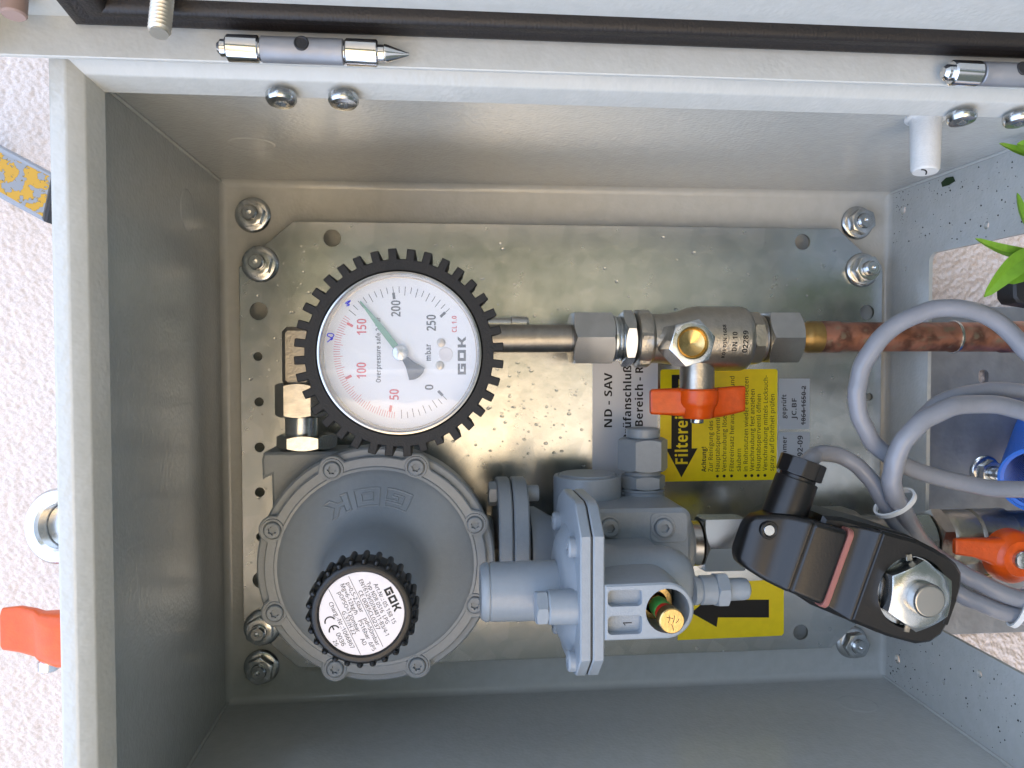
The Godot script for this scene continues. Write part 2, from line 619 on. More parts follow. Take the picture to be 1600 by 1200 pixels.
# ---------------------------------------------------------------- setting
func house_wall():
	thing("house_wall", "rough white plastered house wall behind the grey cabinet", "wall", Vector3(0, 0, -20))
	var n1 := FastNoiseLite.new()
	n1.noise_type = FastNoiseLite.TYPE_SIMPLEX_SMOOTH; n1.frequency = 0.24; n1.seed = 2; n1.fractal_octaves = 2
	n1.fractal_type = FastNoiseLite.FRACTAL_RIDGED
	var n2 := FastNoiseLite.new()
	n2.noise_type = FastNoiseLite.TYPE_CELLULAR; n2.frequency = 0.26; n2.seed = 8; n2.fractal_type = FastNoiseLite.FRACTAL_NONE
	n2.cellular_return_type = FastNoiseLite.RETURN_DISTANCE; n2.cellular_jitter = 1.0
	var n3 := FastNoiseLite.new()
	n3.noise_type = FastNoiseLite.TYPE_SIMPLEX_SMOOTH; n3.frequency = 0.035; n3.seed = 5
	var hgt := func(x: float, y: float) -> float:
		var c: float = n2.get_noise_2d(x * 1.0, y * 1.0)
		return -12.0 + (clampf(n1.get_noise_2d(x, y), -0.7, 0.7) * 0.54 - clampf(c, -1, 0.5) * 0.8) * (1.0 if x < 0 else 1.9) + n3.get_noise_2d(x, y) * 0.6
	for z in [[-345.0, -150.0, -265.0, 280.0], [180.0, 430.0, -265.0, 280.0]]:
		var st := 0.85
		var nx := int((z[1] - z[0]) / st)
		var ny := int((z[3] - z[2]) / st)
		var vs := PackedVector3Array(); vs.resize((nx + 1) * (ny + 1))
		var hs := PackedFloat32Array(); hs.resize((nx + 1) * (ny + 1))
		for j in ny + 1:
			for i in nx + 1:
				var x: float = z[0] + (z[1] - z[0]) * i / nx
				var y: float = z[2] + (z[3] - z[2]) * j / ny
				var h: float = hgt.call(x, y)
				if i == 0 or j == 0 or i == nx or j == ny: h = -12.0
				hs[j * (nx + 1) + i] = h
				vs[j * (nx + 1) + i] = (Vector3(x, y, h) - cur_at) * 0.001
		var ns := PackedVector3Array(); ns.resize(vs.size())
		for j in ny + 1:
			for i in nx + 1:
				var dx := hs[j * (nx + 1) + min(nx, i + 1)] - hs[j * (nx + 1) + max(0, i - 1)]
				var dy := hs[min(ny, j + 1) * (nx + 1) + i] - hs[max(0, j - 1) * (nx + 1) + i]
				ns[j * (nx + 1) + i] = Vector3(-dx, -dy, 2.0 * st).normalized()
		var ix := PackedInt32Array()
		for j in ny:
			for i in nx:
				var a := j * (nx + 1) + i
				ix.append_array([a, a + nx + 1, a + 1, a + 1, a + nx + 1, a + nx + 2])
		var arr := []; arr.resize(Mesh.ARRAY_MAX)
		arr[Mesh.ARRAY_VERTEX] = vs; arr[Mesh.ARRAY_NORMAL] = ns; arr[Mesh.ARRAY_INDEX] = ix
		var am := ArrayMesh.new()
		am.add_surface_from_arrays(Mesh.PRIMITIVE_TRIANGLES, arr)
		var o := MeshInstance3D.new()
		o.name = "plaster_coat"
		o.mesh = am
		o.material_override = mats.plaster
		cur.add_child(o, true)
	var m := MB.new()
	var hole1 := PackedVector2Array([Vector2(-345, -265), Vector2(-150, -265), Vector2(-150, 280), Vector2(-345, 280)])
	var hole2 := PackedVector2Array([Vector2(180, -265), Vector2(430, -265), Vector2(430, 280), Vector2(180, 280)])
	slab(m, Transform3D(), PackedVector2Array([Vector2(-2600, -4000), Vector2(1130, -4000), Vector2(1130, 4000), Vector2(-2600, 4000)]), -60, -12, 0, [hole1, hole2])
	part("masonry", m, mats.plaster)

func ground():
	var o := MeshInstance3D.new()
	var pm := PlaneMesh.new()
	pm.size = Vector2(60, 60)
	o.mesh = pm
	o.name = "ground"
	o.position = Vector3(0, -1.13, 0)
	o.material_override = mats.grass_ground
	structure(o)
	add_child(o)
	# pale paving on the side of the facing house, sunlit beyond the wall's shadow
	o = MeshInstance3D.new()
	var bm := BoxMesh.new()
	bm.size = Vector3(9.4, 0.03, 7.4)
	o.mesh = bm
	o.name = "terrace_paving"
	o.position = Vector3(-4.85, -1.121, 5.25)
	o.material_override = mats.paving
	structure(o)
	add_child(o)

func facing_house():
	# the sunlit cream house across the lawn that the bright plate mirrors
	thing("facing_house", "cream rendered house across the lawn, outside the picture, mirrored in the plate", "house", Vector3(1130, -4000, 9000))
	var m := MB.new()
	box(m, Vector3(-2900, -9500, 9000), Vector3(1130, -150, 14000), 0.0)
	part("wall", m, mats.cream_render)
	m = MB.new()
	var rt := Transform3D(Basis(W, -U, V), Vector3(0, -9900, 0))
	slab(m, rt, PackedVector2Array([Vector2(8500, 2860), Vector2(11500, 5200), Vector2(14500, 2860)]), 0, 10000)
	part("roof", m, mats.roof_tile)

	# the dark hedge beside it
	thing("garden_hedge", "tall dark green conifer hedge across the lawn, outside the picture", "hedge", Vector3(1130, 4000, 8000))
	var hn := FastNoiseLite.new()
	hn.seed = 12; hn.frequency = 0.004; hn.fractal_octaves = 3
	m = MB.new()
	var nx := 50
	var pts := []
	for j in nx + 1:
		var row := []
		for i in 41:
			var v := -60.0 + 4200.0 * j / nx
			var a := clampf((i - 24) / 8.0, 0, 1)
			var u := 1130.0 - 3400.0 * minf(i, 24) / 24.0 - 220.0 * sin(a * PI * 0.5)
			var w := 8000.0 + 220.0 * (1.0 - cos(a * PI * 0.5)) + 900.0 * clampf((i - 32) / 8.0, 0, 1)
			var k := hn.get_noise_3d(u, v, w) * 260.0 + rng.randf_range(-45, 45)
			row.append(Vector3(u - k * 0.5, v, w - k))
		pts.append(row)
	for j in nx:
		for i in 40: m.quad(pts[j][i], pts[j + 1][i], pts[j + 1][i + 1], pts[j][i + 1])
	part("foliage", m, mats.hedge_green, null, 20.0)

# ---------------------------------------------------------------- cabinet
func flange_nut(stud: float) -> ArrayMesh:
	var m := MB.new()
	var t := Transform3D()
	lathe(m, t, [Vector2(0, 0), Vector2(9.3, 0), Vector2(9.6, 0.5), Vector2(9.2, 1.3), Vector2(7.6, 2.4), Vector2(0, 2.4)], 40)
	hexa(m, t, 13.0, 2.0, 8.0, 4.2)
	lathe(m, t, [Vector2(0, 2.2), Vector2(4.0, 2.2), Vector2(4.0, stud - 0.8), Vector2(3.2, stud), Vector2(1.2, stud), Vector2(0, stud - 1.2)], 24)
	return m.mesh(Vector3.ZERO)

func pan_screw() -> ArrayMesh:
	var m := MB.new()
	recess(m, Transform3D(), 4.9, -0.5, 2.6, 1.4, star(1.7), 0.9)
	return m.mesh(Vector3.ZERO)

func cabinet():
	thing("metal_cabinet", "open light grey sheet metal wall cabinet holding the gas regulator", "cabinet", Vector3(188, 0, 0))
	var m := MB.new()
	box(m, Vector3(-190, -143.5, -2), Vector3(190, 143.5, 0), 0.0)
	# inside bends where the back meets the sides
	for s in [-1.0, 1.0]:
		for k in 5:
			var a := PI * 0.5 * k / 5
			var b := PI * 0.5 * (k + 1) / 5
			var p0 := Vector2(188 - 3.5 * (1 - sin(a)), 3.5 * (1 - cos(a)))
			var p1 := Vector2(188 - 3.5 * (1 - sin(b)), 3.5 * (1 - cos(b)))
			var q := [Vector3(s * p0.x, -141.5, p0.y), Vector3(s * p0.x, 141.5, p0.y), Vector3(s * p1.x, 141.5, p1.y), Vector3(s * p1.x, -141.5, p1.y)]
			if s > 0: m.quad(q[3], q[2], q[1], q[0])
			else: m.quad(q[0], q[1], q[2], q[3])
			var r := [Vector3(-188, s * (p0.x - 46.5), p0.y), Vector3(188, s * (p0.x - 46.5), p0.y), Vector3(188, s * (p1.x - 46.5), p1.y), Vector3(-188, s * (p1.x - 46.5), p1.y)]
			if s > 0: m.quad(r[0], r[1], r[2], r[3])
			else: m.quad(r[3], r[2], r[1], r[0])
	part("back_panel", m, mats.paint)
	m = MB.new()
	box(m, Vector3(-188, 141.5, 0), Vector3(188, 143.5, 176), 0.0)
	part("side_panel", m, mats.paint)
	m = MB.new()
	box(m, Vector3(-188, -143.5, 0), Vector3(188, -141.5, 176), 0.0)
	part("side_panel", m, mats.paint)
	m = MB.new()
	box(m, Vector3(-190, -143.5, 0), Vector3(-188, 143.5, 176), 0.0)
	part("top_panel", m, mats.paint)
	# bottom panel with its cable opening and drilled holes; plane coordinates (v, w)
	m = MB.new()
	var t := Transform3D(Basis(V, W, U), Vector3(188, 0, 0))
	var holes := [rrect(-96, 38, 101.5, 163, 4.5)]
	for h in [[129.2, 13.6, 2.6], [109.2, 81.3, 1.9], [-126.0, 14.3, 2.6], [-107.1, 81.9, 1.9], [-122.5, 55.3, 1.2], [95.9, 16.9, 1.3]]:
		holes.append(circle(h[2], 16, Vector2(h[0], h[1])))
	slab(m, t, PackedVector2Array([Vector2(-143.5, 0), Vector2(143.5, 0), Vector2(143.5, 176), Vector2(-143.5, 176)]), 0, 2, 0, holes)
	part("bottom_panel", m, mats.paint)
	# folded rain lip round the front
	m = MB.new()
	var prof := [Vector2(0, 176), Vector2(0, 180), Vector2(0.35, 180.8), Vector2(1.2, 181.2), Vector2(4.6, 181.2), Vector2(5.6, 180.9), Vector2(9.2, 178.4), Vector2(9.9, 177.6), Vector2(12.1, 170), Vector2(12.0, 169.2), Vector2(10.6, 169.4), Vector2(8.4, 176.6), Vector2(5, 179.2), Vector2(2, 179.2), Vector2(2, 176)]
	prof.reverse()
	var rings := []
	for c in [Vector2(1, -1), Vector2(1, 1), Vector2(-1, 1), Vector2(-1, -1)]:
		var rg := PackedVector3Array()
		for q in prof: rg.push_back(Vector3(c.x * (190 - q.x), c.y * (143.5 - q.x), q.y))
		rings.append(rg)
	loft(m, rings, false, true)
	part("rain_lip", m, mats.paint)
	# sealed seams up the inside corners
	for q in [[-1, 1], [-1, -1], [1, -1], [1, 1]]:
		m = MB.new()
		tube(m, PackedVector3Array([Vector3(q[0] * 187.6, q[1] * 141.1, 0.5), Vector3(q[0] * 187.6, q[1] * 141.1, 169)]), 0.9, 10)
		part("corner_seam", m, mats.paint)
	# fixings
	var fn := flange_nut(10.0)
	for q in [[-171.1, 123.3, 0.2], [168.3, 123.9, 0.7], [-169.4, -122.0, 0.4], [168.1, -120.3, 0.1]]:
		inst("wall_nut", fn, mats.bright_steel, Transform3D(Basis(W, q[2]), Vector3(q[0], q[1], 0.3)))
	var ps := pan_screw()
	for u in [-122.0, -102.3, 109.9, 131.0]:
		inst("hinge_screw", ps, mats.bright_steel, fr(Vector3(u, 130.4, 173.6), Vector3(0, -0.985, 0.17)))
	# white blanking plug in the side
	m = MB.new()
	var pt := fr(Vector3(120.5, 141.5, 137), Vector3(-0.07, -1, 0.12))
	lathe(m, pt, [Vector2(0, -1), Vector2(7.6, -1), Vector2(7.6, 1), Vector2(6.2, 1.6), Vector2(5.7, 3), Vector2(5.3, 21.5), Vector2(4.6, 22.6), Vector2(0, 22.8)], 32)
	var pg := part("blanking_plug", m, mats.plug_white)
	m = MB.new()
	var cr := PackedVector3Array()
	for k in 7: cr.push_back(pt * Vector3(-3.2 + k * 0.75, 2.4 - 0.16 * k * k + 0.3 * k, 22.75))
	tube(m, cr, 0.3, 6)
	part("slot", m, mats.black_ink, pg)
	# pressed blank marks in the side sheets
	for q in [[Vector3(-154.5, 141.5, 74), -V], [Vector3(-188, 114.7, 55.8), U], [Vector3(153.2, -141.5, 34.5), V]]:
		m = MB.new()
		lathe(m, fr(q[0], q[1]), [Vector2(10.5, -0.1), Vector2(9.8, 0.22), Vector2(9.0, 0.3), Vector2(0, 0.25)], 48)
		part("pressed_blank", m, mats.paint)
	# hinge leaves on the cabinet: end knuckles and pin
	for u0 in [-136.0, 90.0]:
		m = MB.new()
		var ht := fr(Vector3(u0, 137.6, 193.2), U)
		rod(m, ht, 3.9, 2.2, 11.8, 0.5, 28)
		box(m, Vector3(u0 + 2.6, 138.6, 186), Vector3(u0 + 11.4, 140.4, 193), 0.3)
		part("hinge_knuckle", m, mats.chrome)
		m = MB.new()
		rod(m, ht, 3.9, 36.6, 46.4, 0.5, 28)
		box(m, Vector3(u0 + 37, 138.6, 186), Vector3(u0 + 46, 140.4, 193), 0.3)
		part("hinge_knuckle", m, mats.chrome)
		m = MB.new()
		lathe(m, ht, [Vector2(0, -0.6), Vector2(1.6, -0.4), Vector2(2.5, 0.6), Vector2(2.5, 48.0), Vector2(2.7, 48.2), Vector2(2.6, 49), Vector2(0.4, 55.5), Vector2(0, 55.6)], 24)
		part("hinge_pin", m, mats.chrome)

func cabinet_door():
	thing("cabinet_door", "light grey cabinet door swung wide open with black sealing strip", "door", Vector3(190, 137.6, 193.2))
	cur.basis = DOWN * Basis(U, deg_to_rad(-8.0))   # opened past the square
	var m := MB.new()
	box(m, Vector3(-206, 148.2, 189), Vector3(206, 149.8, 470), 0.0)
	part("door_panel", m, mats.door_paint)
	m = MB.new()
	box(m, Vector3(-206, 135.6, 187.4), Vector3(206, 149.8, 189), 0.4)
	part("folded_edge", m, mats.door_paint)
	for s in [-1.0, 1.0]:
		m = MB.new()
		box(m, Vector3(-206 if s < 0 else 204.4, 135.6, 189), Vector3(-204.4 if s < 0 else 206, 148.2, 470), 0.3)
		part("folded_edge", m, mats.door_paint)
	# sealing strip: hollow-backed profile with two ridges
	m = MB.new()
	var prof := [Vector2(0, 148.2), Vector2(0, 146.2), Vector2(0.9, 144.8), Vector2(3.6, 144.0), Vector2(5.2, 144.6), Vector2(6.4, 145.0), Vector2(8, 144.4), Vector2(11, 144.2), Vector2(12.4, 145.0), Vector2(13.0, 146.4), Vector2(13.2, 148.2)]
	var rings := []
	for c in [Vector2(1, 0), Vector2(-1, 0), Vector2(-1, 1), Vector2(1, 1)]:
		var rg := PackedVector3Array()
		for q in prof: rg.push_back(Vector3(c.x * (178.5 - q.x), q.y, 190.0 + q.x * 0.74 if c.y == 0 else 464 - q.x))
		rings.append(rg)
	loft(m, rings, false, true)
	part("sealing_strip", m, mats.gasket_rubber)
	# earth stud: threaded
	m = MB.new()
	var pr := [Vector2(0, 0), Vector2(3.0, 0)]
	for k in 11:
		pr.append(Vector2(3.1, 0.4 + k * 1.25)); pr.append(Vector2(2.4, 0.4 + k * 1.25 + 0.62))
	pr.append(Vector2(2.5, 14.2)); pr.append(Vector2(0, 14.2))
	lathe(m, fr(Vector3(-148.6, 148.2, 203.6), Vector3(0, -1, 0.15)), pr, 24)
	part("earth_stud", m, mats.stud_zinc)
	# lock-side striker near the far corner
	m = MB.new()
	rod(m, fr(Vector3(-190, 148.2, 200), -V), 3.4, 0, 7, 0.5, 20)
	part("stop_buffer", m, mats.buffer_grey)
	for u0 in [-136.0, 90.0]:
		m = MB.new()
		var ht := fr(Vector3(u0, 137.6, 193.2), U)
		ring(m, ht, 2.6, 3.8, 12.2, 36.2, 0.3, 32)
		box(m, Vector3(u0 + 13, 137.0, 188.6), Vector3(u0 + 35.4, 138.2, 190.2), 0.2)
		var kn := part("hinge_knuckle", m, mats.rail_metal)
		m = MB.new()
		ring(m, fr(Vector3(u0 + 24.4, 137.9, 193.2), Vector3(0, 0, 1)), 1.6, 2.2, 3.2, 4.1, 0.2, 20)
		slab(m, fr(Vector3(u0 + 24.4, 137.9, 193.2), W), circle(1.75, 20), 3.0, 3.86)
		part("pin_hole", m, mats.dark_plastic, kn)

func wall_rail():
	thing("mounting_rail", "wide grey metal mounting rail on the plaster below the cabinet", "rail", Vector3(300, -22, -12))
	var m := MB.new()
	var slot := rrect(249.5, 30.5, 256.0, 39.0, 3.0)
	slab(m, Transform3D(), PackedVector2Array([Vector2(194, -121), Vector2(470, -121), Vector2(470, 76.5), Vector2(194, 76.5)]), -9.5, -6.5, 0.4, [slot])
	part("rail_plate", m, mats.rail_metal)
	inst("rail_nut", flange_nut(15.0), mats.bright_steel, Transform3D(Basis(W, 0.5), Vector3(254.5, -22.0, -6.3)))

func mounting_plate():
	thing("mounting_plate", "galvanised steel backing plate with clipped corners inside the cabinet", "plate", Vector3(177, 0, 10))
	var m := MB.new()
	var o := PackedVector2Array([Vector2(-148, 118.4), Vector2(-176, 94), Vector2(-176, -93), Vector2(-147.5, -119), Vector2(150, -119), Vector2(177.5, -94), Vector2(177.5, 95), Vector2(151, 118.6)])
	var holes := []
	for h in [[-127.9, 109.8, 4.6], [130.3, 110.9, 4.4], [131.5, -109.4, 4.4], [-166.2, 71.2, 4.7], [-166.8, 47.4, 2.4], [-166.5, 23.5, 2.4], [-166.5, -0.5, 2.6], [-166.7, -24.3, 2.6], [168.6, 71.8, 4.2], [170.4, 24.1, 2.2], [-166.4, -48, 2.5], [-166.4, -71, 4.6]]:
		holes.append(circle(h[2], 24, Vector2(h[0], h[1])))
	slab(m, Transform3D(), o, 10, 12, 0.3, holes, true)
	part("plate", m, mats.zinc)
	var fn := flange_nut(12.0)
	for q in [[-165.0, 95.8, 0.3], [165.2, 95.5, 0.1], [-166.3, -96.4, 0.5], [165.5, -96.0, 0.2]]:
		inst("plate_nut", fn, mats.bright_steel, Transform3D(Basis(W, q[2]), Vector3(q[0], q[1], 12.05)))
		m = MB.new()
		rod(m, fr(Vector3(q[0], q[1], 0.1), W), 6.0, 0, 9.85, 0.2, 20)
		part("spacer", m, mats.steel)

func stickers():
	var t := Transform3D()
	var along := V
	# silver label
	var l := thing("test_point_label", "silver label lettered in black left of the yellow filter notice", "label", Vector3(29, 10, 12.0))
	var m := MB.new()
	slab(m, t, rrect(11.5, -30, 48.0, 66, 0.8), 12.05, 12.2)
	var s := part("foil", m, mats.sticker_silver)
	text("ND - SAV", Vector3(20.3, 23.0, 12.25), along, 4.3, 30, mats.black_ink, s, 600)
	text("Prüfanschluß für", Vector3(31.0, 27.0, 12.25), along, 4.3, 52, mats.black_ink, s, 600)
	text("Bereich - RV", Vector3(37.6, 27.0, 12.25), along, 4.3, 37, mats.black_ink, s, 600)
	# yellow filter notice
	thing("filter_notice", "yellow filter cleaning notice with a large black arrow and small print", "notice", Vector3(83, 9, 12.0))
	m = MB.new()
	slab(m, t, rrect(49.5, -22.2, 116.4, 40.0, 1.5), 12.05, 12.2)
	s = part("foil", m, mats.sticker_yellow)
	m = MB.new()
	slab(m, t, PackedVector2Array([Vector2(55.8, 37.0), Vector2(67.4, 37.0), Vector2(67.4, -3.9), Vector2(70.7, -3.9), Vector2(61.6, -20.0), Vector2(52.8, -3.9), Vector2(55.8, -3.9)]), 12.21, 12.26)
	part("arrow_print", m, mats.black_ink, s)
	text("Filtereinsatz", Vector3(61.8, 10.8, 12.32), along, 6.9, 47, mats.yellow_ink, s, 700)
	var lines := [["Achtung!", 74.4, 14.0], ["Zur Reinigung des Filters:", 78.2, 40.0], ["Hauptabsperrventil schließen", 82.2, 47.0], ["Verschraubung lösen", 86.0, 33.0], ["Filtereinsatz herausnehmen und", 90.3, 53.0], ["säubern", 94.4, 12.6], ["in Rohrstutzen wieder einsetzen", 98.4, 52.6], ["Verschraubung fest anziehen", 102.0, 46.0], ["Hauptabsperrventil öffnen", 105.7, 43.0], ["Verschraubung mittels Lecksuch-", 109.6, 53.6], ["spray auf Dichtheit prüfen", 113.5, 43.0]]
	for q in lines:
		text(q[0], Vector3(q[1], -17.0 + q[2] * 0.5, 12.25), along, 2.5, q[2], mats.black_ink, s, 700 if q[0] == "Achtung!" else 400)
	m = MB.new()
	for u in [82.2, 86.0, 90.3, 98.4, 102.0, 105.7, 109.6]: slab(m, t, circle(0.85, 12, Vector2(u, -19.6)), 12.21, 12.26)
	part("bullet_print", m, mats.black_ink, s)
	# two pale test labels
	thing("inspection_label", "pale inspection label with the lower line of digits struck through", "label", Vector3(126, 20, 12.0), "pale labels beside the yellow notice")
	m = MB.new()
	slab(m, t, rrect(117.4, 6.2, 135.3, 34.6, 0.4), 12.05, 12.16)
	s = part("paper", m, mats.paper_label)
	text("geprüft", Vector3(120.4, 19.0, 12.2), along, 2.5, 13.5, mats.grey_ink, s, 600)
	text("JC.BF", Vector3(126.3, 18.0, 12.2), along, 2.7, 12.0, mats.grey_ink, s, 600)
	text("1864-1650-2", Vector3(131.8, 19.5, 12.2), along, 2.5, 22.0, mats.grey_ink, s, 600)
	m = MB.new()
	slab(m, t, PackedVector2Array([Vector2(131.4, 8.5), Vector2(131.8, 8.5), Vector2(132.2, 30.5), Vector2(131.8, 30.5)]), 12.27, 12.3)
	part("strike_line", m, mats.grey_ink, s)
	thing("number_label", "pale number label partly hidden by the black cable gland", "label", Vector3(126, -8, 12.0), "pale labels beside the yellow notice")
	m = MB.new()
	slab(m, t, rrect(117.6, -24.0, 135.5, 4.6, 0.4), 12.05, 12.16)
	s = part("paper", m, mats.paper_label)
	text("Nummer", Vector3(120.8, -6.5, 12.2), along, 2.6, 17.0, mats.grey_ink, s, 600)
	text("2892-09", Vector3(130.0, -6.0, 12.2), along, 3.0, 17.0, mats.grey_ink, s, 600)
	# arrow sticker
	thing("arrow_sticker", "yellow sticker with a thick black flow arrow below the brass reset pin", "sticker", Vector3(90, -95, 12.0))
	m = MB.new()
	slab(m, t, PackedVector2Array([Vector2(60, -80.5), Vector2(119.8, -78.6), Vector2(121.2, -80.0), Vector2(121.5, -109.4), Vector2(120.2, -110.8), Vector2(60, -111.3)]), 12.05, 12.2)
	s = part("foil", m, mats.sticker_yellow)
	m = MB.new()
	slab(m, t, PackedVector2Array([Vector2(112.6, -90.0), Vector2(112.7, -100.2), Vector2(83.0, -99.2), Vector2(82.3, -104.6), Vector2(67.6, -96.0), Vector2(82.2, -84.5), Vector2(82.4, -89.3)]), 12.21, 12.26)
	part("arrow_print", m, mats.black_ink, s)

# ---------------------------------------------------------------- pressure regulator
func dome_h(r: float) -> float:
	var pr := [Vector2(0, 92), Vector2(22.6, 92), Vector2(24, 88), Vector2(26.4, 85), Vector2(30, 83), Vector2(36, 80.4), Vector2(42, 77.4), Vector2(44.5, 75.4), Vector2(60, 75.4)]
	for i in pr.size() - 1:
		if r <= pr[i + 1].x: return lerpf(pr[i].y, pr[i + 1].y, (r - pr[i].x) / (pr[i + 1].x - pr[i].x))
	return 75.0

func regulator():
	thing("pressure_regulator", "round grey-blue gas pressure regulator with black ribbed adjusting knob", "regulator", Vector3(-100.5, -48.5, 12))
	var c := Vector3(-100.8, -48.8, 0)
	var t := fr(c, W)
	var m := MB.new()
	lathe(m, t, [Vector2(0, 12.1), Vector2(24, 12.1), Vector2(26, 22), Vector2(33, 36), Vector2(46, 50), Vector2(53.6, 56), Vector2(54.4, 57.4), Vector2(54.4, 71), Vector2(53.4, 72.2), Vector2(0, 72.2)], 96)
	part("lower_housing", m, mats.casting)
	# inlet and outlet bosses
	m = MB.new()
	var o := PackedVector2Array([Vector2(-154, 2.2), Vector2(-117, 2.2), Vector2(-112, -12), Vector2(-112, -40), Vector2(-150, -40), Vector2(-150.5, -8.4), Vector2(-153.4, -9.6), Vector2(-154.6, -10.6), Vector2(-155, -1)])
	slab(m, Transform3D(), o, 28, 60, 1.2, [], true)
	part("inlet_boss", m, mats.casting)
	m = MB.new()
	rod(m, fr(Vector3(-78, -48, 48), U), 16, 0, 32, 1.0)
	part("outlet_boss", m, mats.casting)
	# cover: ring with eight screw lugs, dome and neck
	var ang := []
	for q in [[-120.4, -4.1], [-82.7, -3.5], [-55.9, -30.3], [-56.0, -67.6], [-82.6, -95.1], [-119.8, -95.1], [-146.3, -68.6], [-147.0, -31.0]]:
		ang.append(Vector2(q[0] - c.x, q[1] - c.y))
	m = MB.new()
	var outline := polar(288, func(a: float) -> float:
		var d := Vector2.from_angle(a)
		var r := 50.4
		for q in ang:
			var b: float = d.dot(q)
			var h: float = b * b - q.length_squared() + 6.4 * 6.4
			if b > 0 and h > 0: r = max(r, b + sqrt(h))
		return r)
	slab(m, t, outline, 72.25, 75.2, 0.6)
	lathe(m, t, [Vector2(46.2, 75.15), Vector2(45.6, 75.8), Vector2(44.4, 75.6), Vector2(43.6, 76.4), Vector2(42, 77.4), Vector2(36, 80.4), Vector2(30, 83), Vector2(26.4, 85), Vector2(24, 88), Vector2(22.6, 92), Vector2(21.6, 98), Vector2(20.4, 112), Vector2(18.6, 133.1), Vector2(0, 133.1)], 96)
	var cover := part("cover", m, mats.casting_smooth)
	var sh := MB.new()
	recess(sh, Transform3D(), 3.7, -1.0, 1.9, 1.3, star(1.75))
	var shm := sh.mesh(Vector3.ZERO)
	var lg := MB.new()
	lathe(lg, Transform3D(), [Vector2(3.9, -0.5), Vector2(5.0, -0.5), Vector2(5.2, 0), Vector2(5.0, 0.7), Vector2(4.1, 0.7), Vector2(3.9, 0.2), Vector2(3.9, -0.5)], 36)
	var lgm := lg.mesh(Vector3.ZERO)
	for i in 8:
		var p := Vector3(c.x + ang[i].x, c.y + ang[i].y, 75.2)
		inst("cover_screw", shm, mats.casting, Transform3D(Basis(W, i * 0.83), p))
		inst("screw_seat", lgm, mats.casting, Transform3D(Basis(), p), cover)
	# raised maker's letters on the dome: drawn as outlines, their tops towards the knob
	var s := 0.27
	var letters := [[Vector2(1, 1), Vector2(1, 1 - s), Vector2(s, 1 - s), Vector2(s, s), Vector2(1 - s, s), Vector2(1 - s, 0.4), Vector2(0.5, 0.4), Vector2(0.5, 0.62), Vector2(1, 0.62), Vector2(1, 0), Vector2(0, 0), Vector2(0, 1)],
		[Vector2(0, 0), Vector2(1, 0), Vector2(1, 1), Vector2(0, 1)],
		[Vector2(0, 0), Vector2(0, 1), Vector2(s, 1), Vector2(s, 0.62), Vector2(0.45, 0.62), Vector2(0.7, 1), Vector2(1, 1), Vector2(0.68, 0.5), Vector2(1, 0), Vector2(0.7, 0), Vector2(0.45, 0.38), Vector2(s, 0.38), Vector2(s, 0)]]
	for li in 3:
		m = MB.new()
		var poly: Array = letters[li]
		var paths := [poly]
		if li == 1: paths.append([Vector2(s, s), Vector2(1 - s, s), Vector2(1 - s, 1 - s), Vector2(s, 1 - s)])
		for pl in paths:
			var pts := PackedVector3Array()
			for k in pl.size():
				var a: Vector2 = pl[k]
				var b: Vector2 = pl[(k + 1) % pl.size()]
				for st in 3:
					var q := a.lerp(b, st / 3.0)
					# polar layout round the knob; letters read with tops inward
					var r := 33.4 - (q.y - 0.5) * 7.4
					var th := deg_to_rad(63.0 + li * 23.5) + deg_to_rad(18.5) * q.x
					var x := c.x + r * cos(th)
					var y := c.y + r * sin(th)
					pts.push_back(Vector3(x, y, dome_h(r) + 0.05))
			tube(m, pts, 0.48, 6, true)
		part("raised_letter", m, mats.casting_smooth, cover)
	# adjusting knob
	var kc := Vector3(-100.6, -47.6, 0)
	var kt := fr(kc, W)
	m = MB.new()
	lathe(m, kt, [Vector2(0, 133), Vector2(19.0, 133), Vector2(19.3, 134), Vector2(19.3, 142.6), Vector2(19.0, 144.4), Vector2(18.3, 145.4), Vector2(17.4, 145.8), Vector2(16.2, 145.8), Vector2(15.8, 145.4), Vector2(15.7, 144.8), Vector2(0, 144.8)], 72)
	var knob := part("adjusting_knob", m, mats.knob_plastic)
	var rb := MB.new()
	tube(rb, PackedVector3Array([Vector3(0, 0, 133.4), Vector3(0, 0, 142.6), Vector3(-0.05, 0, 143.8), Vector3(-0.5, 0, 144.9), Vector3(-1.2, 0, 145.5)]), func(i): return [1.2, 1.2, 1.2, 1.1, 0.7][i], 10)
	var rbm := rb.mesh(Vector3.ZERO)
	for k in 26:
		var a := TAU * (k + 0.3) / 26
		inst("grip_rib", rbm, mats.knob_plastic, Transform3D(Basis(W, a), kc + Vector3(cos(a), sin(a), 0) * 19.6), knob)
	m = MB.new()
	slab(m, kt, circle(15.5, 64), 144.85, 145.1, 0.1)
	var lab := part("type_label", m, mats.label_white, knob)
	var tx := Vector3(0.42, -0.9075, 0)
	var ty := Vector3(0.9075, 0.42, 0)
	var at := kc + W * 145.14
	m = MB.new()
	logo(m, Transform3D(Basis(tx, ty, W), at + ty * 12.3 + tx * 0.2 - W * 0.02), 9.4, 2.9, 0.06)
	part("maker_mark", m, mats.black_ink, lab)
